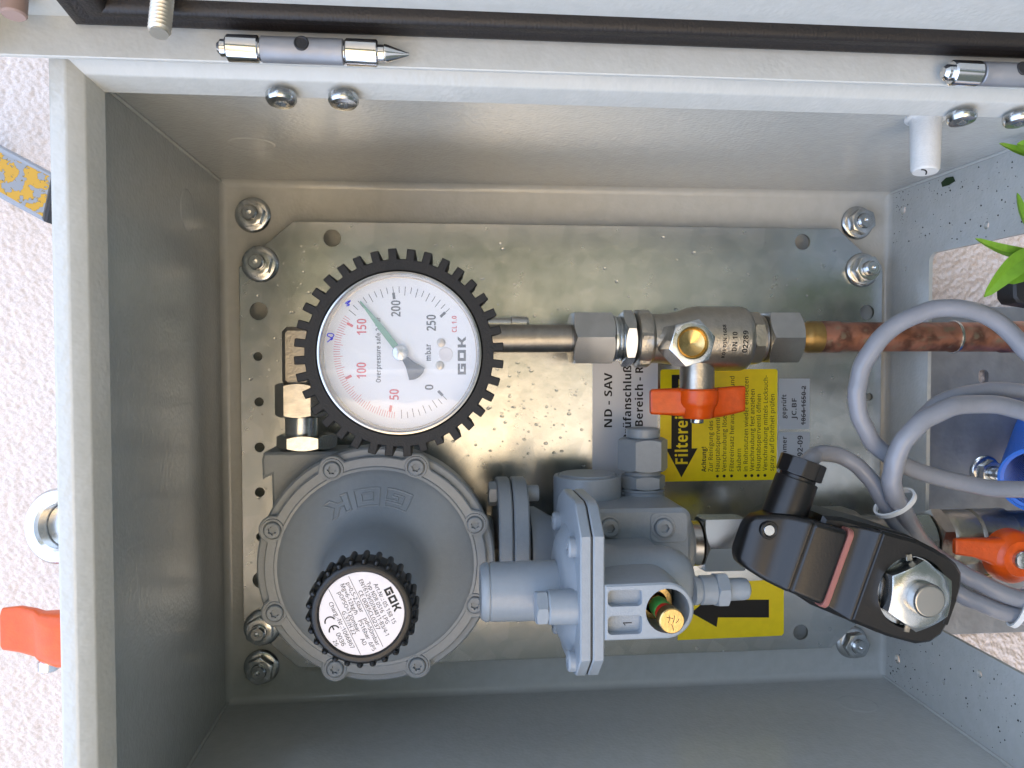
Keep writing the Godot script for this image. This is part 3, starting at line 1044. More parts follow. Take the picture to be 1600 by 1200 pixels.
	for q in [["Art.Nr.: 05 188 15", 9.1, 0.4, 16.5, 1.45], ["Typ NDR 0516  LPG", 6.9, -1.0, 17.0, 1.45], ["EN16129/DIN4811-B3/4-1", 4.9, 0.0, 23.0, 1.45], ["CE 0085CL0237", 2.9, 0.0, 16.0, 1.45], ["p=0,5-2,5bar    pd=50mbar", 0.3, 0.2, 26.0, 1.45], ["Mg=6-12kg/h    PS16bar  ΔP5", -1.8, 0.6, 27.5, 1.45], ["pOPSO=120mbar     AD", -3.9, 0.0, 22.0, 1.45], ["G.37/H 22", -5.7, 1.0, 9.5, 1.45], ["Charg.-Nr.:1066867", -8.4, 0.6, 19.0, 1.5], ["0036", -10.9, 5.2, 5.2, 1.6], ["26", -13.1, 5.6, 2.2, 1.4]]:
		text(q[0], at + ty * q[1] + tx * q[2], tx, q[4] * 1.02, q[3], mats.label_ink, lab, 400)
	m = MB.new()
	for r in [[1.6, 14.6], [-6.9, 13.6]]:
		slab(m, Transform3D(Basis(tx, ty, W), at + ty * r[0] - W * 0.02), PackedVector2Array([Vector2(-r[1], -0.07), Vector2(r[1], -0.07), Vector2(r[1], 0.07), Vector2(-r[1], 0.07)]), 0, 0.05)
	part("ruled_line", m, mats.black_ink, lab)
	m = MB.new()
	for e in [-2.4, 1.2]:
		var o1 := PackedVector2Array()
		var o2 := PackedVector2Array()
		for k in 15:
			var a := deg_to_rad(95 + 170.0 * k / 14)
			o1.push_back(Vector2(e, 0) + Vector2.from_angle(a) * 2.1)
			o2.push_back(Vector2(e, 0) + Vector2.from_angle(a) * 1.6)
		o2.reverse(); o1.append_array(o2)
		slab(m, Transform3D(Basis(tx, ty, W), at + ty * -11.6 - W * 0.02), o1, 0, 0.05)
	slab(m, Transform3D(Basis(tx, ty, W), at + ty * -11.6 - W * 0.02), rrect(-0.35, -0.24, 0.9, 0.24, 0.05, 2), 0, 0.05)
	part("conformity_mark", m, mats.black_ink, lab)

# ---------------------------------------------------------------- safety shut-off device
func shutoff_device():
	thing("safety_shutoff_valve", "angular blue-grey safety shut-off device between regulator and black solenoid coil", "valve", Vector3(0, -48, 20))
	var ax := 48.0
	var m := MB.new()
	# flow body along the pipe, with the upright filter bowl
	lathe(m, fr(Vector3(-28, -48, ax), U), [Vector2(0, 0), Vector2(20, 0), Vector2(20, 3), Vector2(16, 10), Vector2(15, 12), Vector2(15, 80), Vector2(13, 82), Vector2(0, 82)], 48)
	part("flow_body", m, mats.casting)
	m = MB.new()
	lathe(m, fr(Vector3(1.8, -78, ax), V), [Vector2(0, 0), Vector2(15, 0), Vector2(17, 3), Vector2(17, 64.6), Vector2(16.5, 65.6), Vector2(15.2, 65.8), Vector2(14.9, 65.0), Vector2(14.2, 65.0), Vector2(13.9, 66.2), Vector2(13.4, 66.6), Vector2(0, 66.6)], 64)
	part("filter_bowl", m, mats.casting)
	# inlet flange pair
	for q in [[-44.2, -37.6], [-37.0, -29.6]]:
		m = MB.new()
		var ft := Transform3D(Basis(V, W, U), Vector3(0, -48, ax))
		var fo := PackedVector2Array()
		for k in 48:
			var a := TAU * k / 48
			var d := Vector2.from_angle(a)
			fo.push_back(Vector2(signf(d.x) * pow(absf(d.x), 0.75) * 35.0, signf(d.y) * pow(absf(d.y), 0.8) * 24.0))
		slab(m, ft, fo, q[0], q[1], 0.8, [], true)
		part("inlet_flange", m, mats.casting)
	for y in [-20.0, -76.0]:
		m = MB.new()
		hexa(m, fr(Vector3(-48.4, y, 54), U), 10.5, 0, 4.2)
		rod(m, fr(Vector3(-29.6, y, 54), U), 4.0, 0, 6, 0.5, 20)
		part("flange_bolt", m, mats.casting_smooth)
	# control block in front of the body
	m = MB.new()
	slab(m, Transform3D(), rrect(-12, -72, 43.5, -22.8, 5), 52, 85, 1.6)
	var blk := part("control_block", m, mats.casting)
	m = MB.new()
	slab(m, Transform3D(), rrect(24.0, -38.5, 41.5, -24.5, 3), 84.9, 85.6, 0.3)
	part("pad", m, mats.casting, blk)
	for q in [[5.0, -31.0, 85.0], [30.0, -31.4, 85.6]]:
		m = MB.new()
		var st := fr(Vector3(q[0], q[1], q[2]), W)
		ring(m, st, 4.3, 5.6, -0.2, 0.4, 0.2, 32)
		recess(m, st, 4.2, -0.3, 2.6, 1.8, hexhole(3.8))
		part("cap_screw", m, mats.casting_smooth)
	# neck between block and diaphragm housing
	m = MB.new()
	lathe(m, fr(Vector3(-11, -48, 112), U), [Vector2(0, 0), Vector2(19, 0), Vector2(18, 4), Vector2(15.5, 9), Vector2(14.5, 16), Vector2(14.5, 34), Vector2(12, 41), Vector2(9.2, 44), Vector2(8.4, 44.6), Vector2(0, 44.6)], 48)
	part("neck", m, mats.casting)
	m = MB.new()
	box(m, Vector3(-4, -62, 80), Vector3(24, -36, 104), 2.0)
	part("neck_web", m, mats.casting)
	# diaphragm housing: two eight-cornered plates
	var oct := PackedVector2Array([Vector2(-20, 150), Vector2(-10.6, 139), Vector2(-9.2, 134), Vector2(-9.2, 108), Vector2(-14, 96), Vector2(-26, 85), Vector2(-66, 85), Vector2(-75, 96), Vector2(-77.6, 106), Vector2(-77.6, 134), Vector2(-76, 140), Vector2(-66.5, 150)])
	var vt := Transform3D(Basis(V, W, U), Vector3.ZERO)
	m = MB.new()
	slab(m, vt, oct, -20.2, -16.0, 0.5, [], true)
	lathe(m, fr(Vector3(-24.4, -48, 117), U), [Vector2(0, 0), Vector2(17, 0), Vector2(21, 1.2), Vector2(26, 4.3)], 48)
	var fc := part("diaphragm_cover", m, mats.casting_smooth)
	m = MB.new()
	slab(m, vt, inset(ccw(oct), 0.5), -16.0, -15.4, 0.0)
	part("diaphragm_joint", m, mats.black_ink)
	m = MB.new()
	slab(m, vt, oct, -15.4, -11.0, 0.5, [], true)
	part("diaphragm_housing", m, mats.casting_smooth)
	var hx := MB.new()
	recess(hx, Transform3D(), 4.0, 0.0, 3.0, 1.2, star(1.7), 0.3)
	var hxm := hx.mesh(Vector3.ZERO)
	for q in [[-26.6, 138.0], [-71.0, 138.0], [-24.6, 99.0], [-70.0, 99.0]]:
		inst("housing_screw", hxm, mats.casting_smooth, fr(Vector3(-20.2, q[0], q[1]), -U))
	# spring tube and test plug
	m = MB.new()
	lathe(m, fr(Vector3(-55.6, -49.3, 117), U), [Vector2(0, 0), Vector2(10.6, 0), Vector2(11.8, 1.6), Vector2(11.8, 3.2), Vector2(11.4, 3.4), Vector2(11.4, 3.7), Vector2(11.9, 3.9), Vector2(12.2, 33), Vector2(0, 33)], 64)
	part("spring_tube", m, mats.casting_smooth)
	m = MB.new()
	hexa(m, fr(Vector3(-35.8, -49, 140), U, Vector3(0, 0.2, 1)), 11.6, 0, 4.6)
	lathe(m, fr(Vector3(-31.2, -49, 140), U), [Vector2(0, 0), Vector2(6.0, 0), Vector2(6.6, 0.6), Vector2(6.8, 11), Vector2(0, 11)], 40)
	part("test_plug", m, mats.casting_smooth, fc)
	# reset arm with two pockets and the bore of the reset pin
	m = MB.new()
	var arm := PackedVector2Array()
	arm.push_back(Vector2(-11, -38.2)); arm.push_back(Vector2(-11, -59.2))
	for k in 25:
		var a := deg_to_rad(-94 + 184.0 * k / 24)
		arm.push_back(Vector2(12.6, -48.6) + Vector2.from_angle(a) * 10.6)
	var bore := circle(8.4, 40, Vector2(13.0, -48.6))
	var pk1 := rrect(-9.8, -46.4, 3.2, -40.2, 1.6)
	var pk2 := rrect(-9.8, -57.0, 3.2, -49.8, 1.6)
	slab(m, Transform3D(), arm, 146.5, 150, 0.7, [bore, pk1, pk2])
	slab(m, Transform3D(), arm, 119, 146.5, 0.0, [bore])
	var ra := part("reset_arm", m, mats.casting_bright)
	text("1", Vector3(-1.5, -54.0, 146.6), V, 3.4, 0, mats.grey_ink, ra)
	m = MB.new()
	slab(m, fr(Vector3(13, -48.6, 0), W), circle(8.35, 36), 119, 124, 0)
	part("bore_floor", m, mats.casting, ra)
	m = MB.new()
	var pt := fr(Vector3(12.6, -50.2, 0), W)
	lathe(m, pt, [Vector2(5.0, 124.2), Vector2(7.0, 124.2), Vector2(7.0, 134), Vector2(6.6, 134.6), Vector2(4.6, 134.6), Vector2(4.2, 133), Vector2(4.2, 126), Vector2(5.0, 124.2)], 40)
	part("pin_guide", m, mats.brass, ra)
	m = MB.new()
	lathe(m, pt, [Vector2(0, 125), Vector2(3.6, 125), Vector2(3.6, 138.6), Vector2(0, 138.6)], 32)
	var pin := part("reset_pin", m, mats.brass)
	m = MB.new()
	rod(m, pt, 3.8, 138.7, 147.0, 0.1, 32)
	part("green_band", m, mats.band_green, pin)
	m = MB.new()
	rod(m, pt, 3.8, 147.1, 151.6, 0.1, 32)
	part("red_band", m, mats.band_red, pin)
	m = MB.new()
	rod(m, pt, 4.7, 151.7, 157.0, 0.4, 40)
	var head := part("pin_head", m, mats.brass, pin)
	m = MB.new()
	for sc in [[-2.2, 1.6, 0.4, 1.0], [-1.2, 2.4, -1.4, -0.6], [0.8, 2.2, 0.2, -0.8], [1.4, -0.6, 2.6, 1.0], [-0.3, -1.0, 0.5, -3.4]]:
		tube(m, PackedVector3Array([pt * Vector3(sc[0], sc[1], 157.0), pt * Vector3((sc[0] + sc[2]) * 0.5 + 0.2, (sc[1] + sc[3]) * 0.5, 157.0), pt * Vector3(sc[2], sc[3], 157.0)]), 0.12, 5)
	part("scratch_mark", m, mats.black_ink, pin)
	# breather nozzle
	m = MB.new()
	lathe(m, fr(Vector3(32.5, -50.3, 120), U), [Vector2(0, 0), Vector2(6.0, 0), Vector2(6.0, 1.6), Vector2(5.2, 1.9), Vector2(5.2, 2.8), Vector2(6.0, 3.2), Vector2(6.0, 9), Vector2(0, 9)], 40)
	hexa(m, fr(Vector3(41.6, -50.3, 120), U, Vector3(0, 1, 0.3)), 12.8, 0, 5.2)
	lathe(m, fr(Vector3(46.7, -50.3, 120), U), [Vector2(0, 0), Vector2(4.7, 0), Vector2(4.6, 7.4), Vector2(4.2, 9), Vector2(3.0, 9.8), Vector2(0, 9.8)], 36)
	part("breather_nozzle", m, mats.casting_smooth)
	# upright test connection
	m = MB.new()
	var ut := fr(Vector3(31.2, -34, 44), V)
	lathe(m, ut, [Vector2(0, 0), Vector2(11, 0), Vector2(11, 11.6), Vector2(10.6, 12), Vector2(10.6, 12.6), Vector2(11, 13), Vector2(11, 14), Vector2(0, 14)], 48)
	hexa(m, ut, 20.4, 14, 21)
	lathe(m, ut, [Vector2(0, 21), Vector2(9, 21), Vector2(9.2, 23), Vector2(0, 23)], 40)
	part("test_socket", m, mats.casting_smooth)
	m = MB.new()
	hexa(m, ut, 22.4, 23, 39.6, 0.0, 6, 0.95)
	lathe(m, ut, [Vector2(0, 39), Vector2(7.4, 39), Vector2(8.4, 40), Vector2(8.7, 44), Vector2(8.2, 44.6), Vector2(0, 44.6)], 40)
	part("union_nut", m, mats.casting_smooth)
	# bright union towards the solenoid
	m = MB.new()
	lathe(m, fr(Vector3(53.5, -48, ax), U), [Vector2(0, 0), Vector2(11.5, 0), Vector2(11.5, 5), Vector2(0, 5)], 40)
	hexa(m, fr(Vector3(44, -48, ax), U, V), 21, 0, 9.4)
	part("threaded_end", m, mats.steel)
	m = MB.new()
	hexa(m, fr(Vector3(59.2, -48, ax), U, Vector3(0, 1, 0.55)), 26, 0, 23, 0.0, 6, 0.94)
	part("outlet_union_nut", m, mats.chrome)

# ---------------------------------------------------------------- upper pipe run
func steel_pipe():
	thing("steel_pipe", "bare steel pipe bend behind the gauge with compression nuts", "pipe", Vector3(-100, 56, 48))
	var m := MB.new()
	var pts := [Vector3(-139.2, 12, 48), Vector3(-139.2, 30, 48), Vector3(-139.2, 46, 48), Vector3(-137.6, 52, 48), Vector3(-134, 55.2, 48), Vector3(-128, 56, 48), Vector3(-60, 56, 48), Vector3(12, 56, 48)]
	tube(m, smooth_path(pts, 5), 7.0, 32)
	part("tube", m, mats.pipe_steel)
	m = MB.new()
	box(m, Vector3(-146.4, 33, 41), Vector3(-132, 61.4, 55), 2.4)
	part("elbow_block", m, mats.pipe_steel)
	m = MB.new()
	hexa(m, fr(Vector3(-138.6, 18, 48), V, Vector3(1, 0, 0.0)), 21.5, 0, 16.6, 0.0, 6, 0.94)
	part("compression_nut", m, mats.steel)
	m = MB.new()
	rod(m, fr(Vector3(-138.6, 9.4, 48), V), 7.6, 0, 9, 0.3)
	hexa(m, fr(Vector3(-136, 2.6, 48), V, Vector3(1, 0, 0.0)), 25, 0, 7.2)
	part("screw_in_adapter", m, mats.bright_steel)
	m = MB.new()
	hexa(m, fr(Vector3(-7, 56, 48), U, Vector3(0, 1, 0.55)), 25, 0, 21, 0.0, 6, 0.94)
	part("compression_nut", m, mats.steel)
	m = MB.new()
	lathe(m, fr(Vector3(14.2, 56, 48), U), [Vector2(0, 0), Vector2(11.6, 0), Vector2(11.6, 1), Vector2(10.6, 1.6), Vector2(11.4, 2.2), Vector2(10.6, 2.8), Vector2(11.4, 3.4), Vector2(10.8, 4.4), Vector2(0, 4.4)], 48)
	hexa(m, fr(Vector3(18.4, 56, 48), U, Vector3(0, 1, 0.2)), 25, 0, 6.2)
	part("screw_in_adapter", m, mats.bright_steel)
	m = MB.new()
	lathe(m, fr(Vector3(-50, 63.6, 40), U), [Vector2(0, 0), Vector2(3.2, 0), Vector2(3.2, 14), Vector2(3.8, 14.4), Vector2(3.8, 22), Vector2(3.0, 23), Vector2(0, 23)], 24)
	part("bleed_stub", m, mats.bright_steel)

func wing(m: MB, secs: Array):
	# secs: [u, v0, v1, wmid, thickness] cross-sections of a moulded wing
	var rings := []
	for s in secs:
		var rg := PackedVector3Array()
		var hw: float = s[4] * 0.5
		var r: float = min(hw, (s[2] - s[1]) * 0.5) * 0.75
		for q in rrect(s[1], s[3] - hw, s[2], s[3] + hw, r, 4): rg.push_back(Vector3(s[0], q.x, q.y))
		rings.append(rg)
	loft(m, rings)

func test_valve():
	thing("ball_valve", "small ball valve with orange wing handle above the yellow notice", "valve", Vector3(57, 56, 30))
	var t := fr(Vector3(24.8, 56, 48), U)
	var m := MB.new()
	lathe(m, t, [Vector2(0, 0), Vector2(12.6, 0), Vector2(14.4, 1.2), Vector2(14.6, 6.6), Vector2(13.6, 8.0), Vector2(12.4, 9.0), Vector2(12.4, 14), Vector2(13.4, 22), Vector2(15.6, 28), Vector2(16.3, 32), Vector2(16.3, 55), Vector2(15.6, 57.2), Vector2(14.4, 58.4), Vector2(0, 58.4)], 64)
	hexa(m, fr(Vector3(25.2, 56, 48), U, Vector3(0, 1, 0.5)), 26.6, 0, 7.6, 0.0, 6, 0.96)
	var b := part("valve_body", m, mats.nickel)
	m = MB.new()
	hexa(m, fr(Vector3(83.2, 56, 48), U, Vector3(0, 1, 0.3)), 25.6, 0, 6, 0, 8)
	lathe(m, fr(Vector3(89.2, 56, 48), U), [Vector2(0, 0), Vector2(12.2, 0), Vector2(11.4, 0.8), Vector2(12.2, 1.6), Vector2(11.4, 2.4), Vector2(0, 2.6)], 48)
	part("end_piece", m, mats.nickel)
	m = MB.new()
	hexa(m, fr(Vector3(91.8, 56.6, 48), U, Vector3(0, 1, 0.62)), 25, 0, 18, 0.0, 6, 0.93)
	part("compression_nut", m, mats.steel)
	# stamped digits wrapped round the barrel
	for q in [["02289", 77.0, 2.6, 11.0], ["DN 10", 71.6, 2.4, 9.5], ["KOS DIN 1688", 66.6, 1.7, 17.0]]:
		var tm := text_mesh(q[0], 600)
		var aab := tm.get_aabb()
		var k: float = q[3] * 0.001 / aab.size.x
		var src := tm.get_mesh_arrays()
		var vs: PackedVector3Array = src[Mesh.ARRAY_VERTEX]
		var ns: PackedVector3Array = src[Mesh.ARRAY_NORMAL]
		for i in vs.size():
			var a := vs[i].x * k / 0.0163 - 0.12
			var r := 0.01634 + vs[i].z
			vs[i] = Vector3(q[1] * 0.001 - vs[i].y * q[2] / 34.27, 0.056 + sin(a) * r, 0.048 + cos(a) * r) - cur_at * 0.001
			ns[i] = Vector3(0, sin(a), cos(a))
		var arr := []; arr.resize(Mesh.ARRAY_MAX)
		arr[Mesh.ARRAY_VERTEX] = vs; arr[Mesh.ARRAY_NORMAL] = ns; arr[Mesh.ARRAY_INDEX] = src[Mesh.ARRAY_INDEX]
		var am := ArrayMesh.new()
		am.add_surface_from_arrays(Mesh.PRIMITIVE_TRIANGLES, arr)
		var o := MeshInstance3D.new()
		o.name = "lettering"; o.mesh = am; o.material_override = mats.black_ink
		b.add_child(o, true)
	# test nipple towards the front
	m = MB.new()
	var nt := fr(Vector3(44.8, 53.2, 48), W, Vector3(0.97, 0.25, 0))
	hexa(m, nt, 19.6, 12, 33.5, 7.6, 6, 0.96)
	var np := part("test_nipple", m, mats.bright_steel)
	m = MB.new()
	lathe(m, nt, [Vector2(0, 20), Vector2(7.5, 20), Vector2(7.5, 32.0), Vector2(6.9, 32.4), Vector2(6.5, 31.8), Vector2(6.0, 32.2), Vector2(0, 29.4)], 48)
	part("brass_plug", m, mats.brass, np)
	for q in [["21", -105.0], ["CPM", 140.0]]:
		var dd := Vector3(cos(deg_to_rad(q[1])), sin(deg_to_rad(q[1])), 0)
		text(q[0], nt.origin + dd * 8.75 + W * 33.55, -dd.cross(W) if q[1] > 0 else dd.cross(W), 1.1, 0, mats.tie_white, np)
	# stem and wing handle
	m = MB.new()
	lathe(m, fr(Vector3(57.4, 48, 50), -V), [Vector2(0, 0), Vector2(9.0, 0), Vector2(8.6, 6), Vector2(8.6, 17.5), Vector2(0, 17.5)], 40)
	part("stem_neck", m, mats.nickel)
	m = MB.new()
	var ht := fr(Vector3(57.6, 30.8, 50), -V)
	lathe(m, ht, [Vector2(0, 0), Vector2(9.6, 0), Vector2(10.4, 0.9), Vector2(10.4, 6.5), Vector2(9.4, 9), Vector2(8.4, 10.4), Vector2(8.0, 13.6), Vector2(7.0, 15.0), Vector2(0, 15.2)], 48)
	wing(m, [[33.6, 18.6, 29.8, 49.0, 3.0], [34.4, 17.9, 30.6, 49.0, 4.2], [40, 17.6, 30.9, 49.4, 4.8], [46, 17.2, 31.1, 49.8, 6.2], [50, 17.0, 31.2, 50, 9.0]])
	wing(m, [[65, 15.8, 31.2, 50, 9.0], [69, 16.4, 31.3, 50.2, 6.4], [75, 17.6, 31.9, 50.6, 4.8], [80, 18.8, 32.2, 51, 4.4], [81.6, 19.2, 32.0, 51.1, 3.0]])
	var h := part("wing_handle", m, mats.orange)
	m = MB.new()
	rod(m, fr(Vector3(57.6, 15.7, 50), -V), 3.3, 0, 2.4, 0.4, 20)
	part("handle_screw", m, mats.bright_steel, h)

func copper_pipe():
	thing("copper_pipe", "tarnished copper pipe with brass sleeve leaving through the cabinet bottom", "pipe", Vector3(200, 57, 40))
	var m := MB.new()
	var pts := PackedVector3Array()
	var rr := []
	for q in [[122.5, 8.0], [132, 8.2], [133.2, 7.6], [150, 7.6], [193, 7.6], [194, 8.1], [196, 8.2], [197, 7.7], [220, 7.7], [222, 8.3], [250, 8.3], [900, 8.3]]:
		pts.push_back(Vector3(q[0], 57.0, 48)); rr.append(q[1])
	tube(m, pts, func(i): return rr[i], 36)
	part("tube", m, mats.copper)
	m = MB.new()
	lathe(m, fr(Vector3(109.6, 56.8, 48), U), [Vector2(0, 0), Vector2(6.4, 0), Vector2(6.6, 3), Vector2(7.4, 5), Vector2(8.2, 6.6), Vector2(8.2, 12.6), Vector2(7.6, 13.2), Vector2(0, 13.2)], 36)
	part("brass_sleeve", m, mats.dull_brass)
	m = MB.new()
	lathe(m, fr(Vector3(194.6, 57, 48), U), [Vector2(7.5, 0), Vector2(8.5, 0), Vector2(8.7, 0.7), Vector2(8.4, 1.6), Vector2(7.5, 1.8)], 36)
	part("solder_ring", m, mats.steel)

# ---------------------------------------------------------------- solenoid
func solenoid():
	thing("solenoid_valve", "black solenoid coil with hexagon nut mounted at a slant", "solenoid", Vector3(121, -50, 40))
	var a := deg_to_rad(-20.0)
	var x := Vector3(cos(a), sin(a), 0)
	var y := Vector3(-sin(a), cos(a), 0)
	var t := Transform3D(Basis(x, y, W), Vector3(122.6, -51.0, 0))
	var m := MB.new()
	lathe(m, fr(Vector3(82, -48, 48), U), [Vector2(0, 0), Vector2(11, 0), Vector2(11, 12), Vector2(16, 16), Vector2(17, 24), Vector2(17, 54), Vector2(15, 60), Vector2(12, 64), Vector2(12, 84), Vector2(0, 84)], 40)
	lathe(m, fr(Vector3(121, -50, 48), W), [Vector2(0, 0), Vector2(17, 0), Vector2(17, 24), Vector2(9, 30), Vector2(9, 42), Vector2(0, 42)], 40)
	part("valve_body", m, mats.nickel)
	# coil housing
	m = MB.new()
	var o := PackedVector2Array([Vector2(-44, -17.5), Vector2(-36, -19.4), Vector2(-4, -21.4), Vector2(10, -20.4), Vector2(16, -17.5), Vector2(19.6, -13), Vector2(21.0, -6), Vector2(21.3, 2), Vector2(20.6, 10), Vector2(18.6, 15), Vector2(15, 18.2), Vector2(9, 20), Vector2(-6, 21.8), Vector2(-36, 19.4), Vector2(-44, 17.5)])
	slab(m, t, o, 88, 124, 1.6, [circle(15.2, 48)])
	part("coil_housing", m, mats.coil_plastic)
	m = MB.new()
	var o2 := PackedVector2Array([Vector2(-21.5, -19.6), Vector2(-4, -20.6), Vector2(9.6, -19.7), Vector2(15.4, -17), Vector2(18.8, -12.6), Vector2(20.2, -6), Vector2(20.5, 2), Vector2(19.8, 9.6), Vector2(18, 14.4), Vector2(14.4, 17.4), Vector2(8.6, 19.2), Vector2(-6, 21.0), Vector2(-21.5, 19.8)])
	slab(m, t, o2, 124.02, 130, 1.4, [circle(15.2, 48)])
	var rim := part("coil_face", m, mats.coil_plastic)
	m = MB.new()
	slab(m, t, rrect(16.9, -8.0, 19.2, 3.5, 0.5, 2), 129.95, 130.35, 0.15)
	part("moulded_mark", m, mats.coil_plastic, rim)
	# step between face and plug
	m = MB.new()
	var rings := []
	for s in [[-34.0, 124.0, 17.2], [-29.0, 124.8, 18.0], [-26.4, 126.0, 18.5], [-24.4, 127.8, 18.9], [-23.0, 129.4, 19.2], [-22.0, 130.1, 19.4], [-21.3, 130.1, 19.4]]:
		var rg := PackedVector3Array()
		for q in rrect(-s[2], 119, s[2], s[1], 1.0, 3): rg.push_back(t * Vector3(s[0], q.x, q.y))
		rings.append(rg)
	loft(m, rings)
	part("coil_shoulder", m, mats.coil_plastic)
	m = MB.new()
	slab(m, Transform3D(Basis(y, W, x), t.origin), rrect(-18.2, 96, 16.2, 130.6, 3.0), -35.2, -32.6, 0.4, [], true)
	part("plug_gasket", m, mats.pink_rubber)
	# connector plug
	m = MB.new()
	rings = []
	for s in [[-71.8, -9.5, 4.0, 117.0], [-71.4, -11.0, 5.6, 119.0], [-70.0, -13.2, 8.0, 121.0], [-66, -14.6, 10.0, 123.4], [-61.5, -15.6, 12.0, 124.4], [-58.5, -16.2, 13.0, 125.6], [-56.0, -16.4, 13.6, 127.4], [-54.0, -16.5, 14.0, 129.2], [-52.2, -16.6, 14.2, 130.4], [-51.2, -16.6, 14.2, 130.5], [-50.6, -16.6, 14.2, 129.9], [-49.8, -16.6, 14.2, 129.9], [-49.0, -16.6, 14.2, 130.8], [-44, -16.8, 14.6, 131.4], [-37.4, -17.0, 15.0, 131.6], [-36.2, -16.8, 14.8, 131.2], [-35.3, -16.2, 14.2, 130.0]]:
		var rg := PackedVector3Array()
		for q in rrect(s[1], lerpf(97.0, 112.0, clampf((-46.0 - s[0]) / 22.0, 0, 1)) - (0.0 if s[0] > -71.9 else 5.0), s[2], s[3], 2.2, 4): rg.push_back(t * Vector3(s[0], q.x, q.y))
		rings.append(rg)
	loft(m, rings)
	var plug := part("connector_plug", m, mats.coil_plastic, null, 42.0)
	m = MB.new()
	ring(m, Transform3D(t.basis, t * Vector3(-64.4, 4.2, 0)), 2.7, 3.8, 122, 124.6, 0.3, 28)
	part("screw_well", m, mats.coil_plastic, plug)
	m = MB.new()
	rod(m, Transform3D(t.basis, t * Vector3(-64.4, 4.2, 0)), 2.5, 122, 124.3, 0.4, 24)
	box_at(m, Transform3D(t.basis, t * Vector3(-64.4, 4.2, 124.35)), Vector3(4.2, 0.7, 0.2))
	part("plug_screw", m, mats.bright_steel, plug)
	# cable gland
	m = MB.new()
	var gt := fr(t * Vector3(-55.4, 11.0, 113.5), y, x)
	lathe(m, gt, [Vector2(0, 0), Vector2(9.4, 0), Vector2(9.2, 4), Vector2(8.9, 16.6), Vector2(8.6, 17.0), Vector2(7.6, 17.0), Vector2(7.6, 18.4), Vector2(0, 18.4)], 48)
	part("gland_body", m, mats.coil_plastic, plug)
	m = MB.new()
	hexa(m, gt, 18.6, 18.5, 26.0, 4.6, 10, 0.97)
	part("gland_nut", m, mats.coil_plastic, plug)
	# armature tube and its nut
	m = MB.new()
	var nt := Transform3D(Basis(W, deg_to_rad(24)), Vector3(122.6, -51.0, 0))
	hexa(m, nt, 25.6, 127.05, 136.8, 6.9, 6, 0.88)
	part("hexagon_nut", m, mats.bright_steel)
	m = MB.new()
	ring(m, nt, 6.9, 15.1, 118.0, 127.0, 0.5)
	part("washer", m, mats.bright_steel)
	m = MB.new()
	lathe(m, nt, [Vector2(0, 110), Vector2(6.85, 110), Vector2(6.85, 140.6), Vector2(6.2, 141.6), Vector2(5.6, 141.8), Vector2(0, 141.5)], 48)
	part("armature_tube", m, mats.turned_steel)
	for q in [[98.0, 15.0], [260.0, 15.0]]:
		m = MB.new()
		var tt := Transform3D(Basis(W, deg_to_rad(q[0])), Vector3(122.6, -51.0, 0) + Vector3(cos(deg_to_rad(q[0])), sin(deg_to_rad(q[0])), 0) * q[1])
		box_at(m, Transform3D(tt.basis, tt.origin + W * 130.3), Vector3(2.6, 2.2, 0.8))
		part("lock_tab", m, mats.nickel)

func box_at(m: MB, t: Transform3D, s: Vector3):
	slab(m, t, PackedVector2Array([Vector2(-s.x, -s.y) * 0.5, Vector2(s.x, -s.y) * 0.5, Vector2(s.x, s.y) * 0.5, Vector2(-s.x, s.y) * 0.5]), -s.z * 0.5, s.z * 0.5)

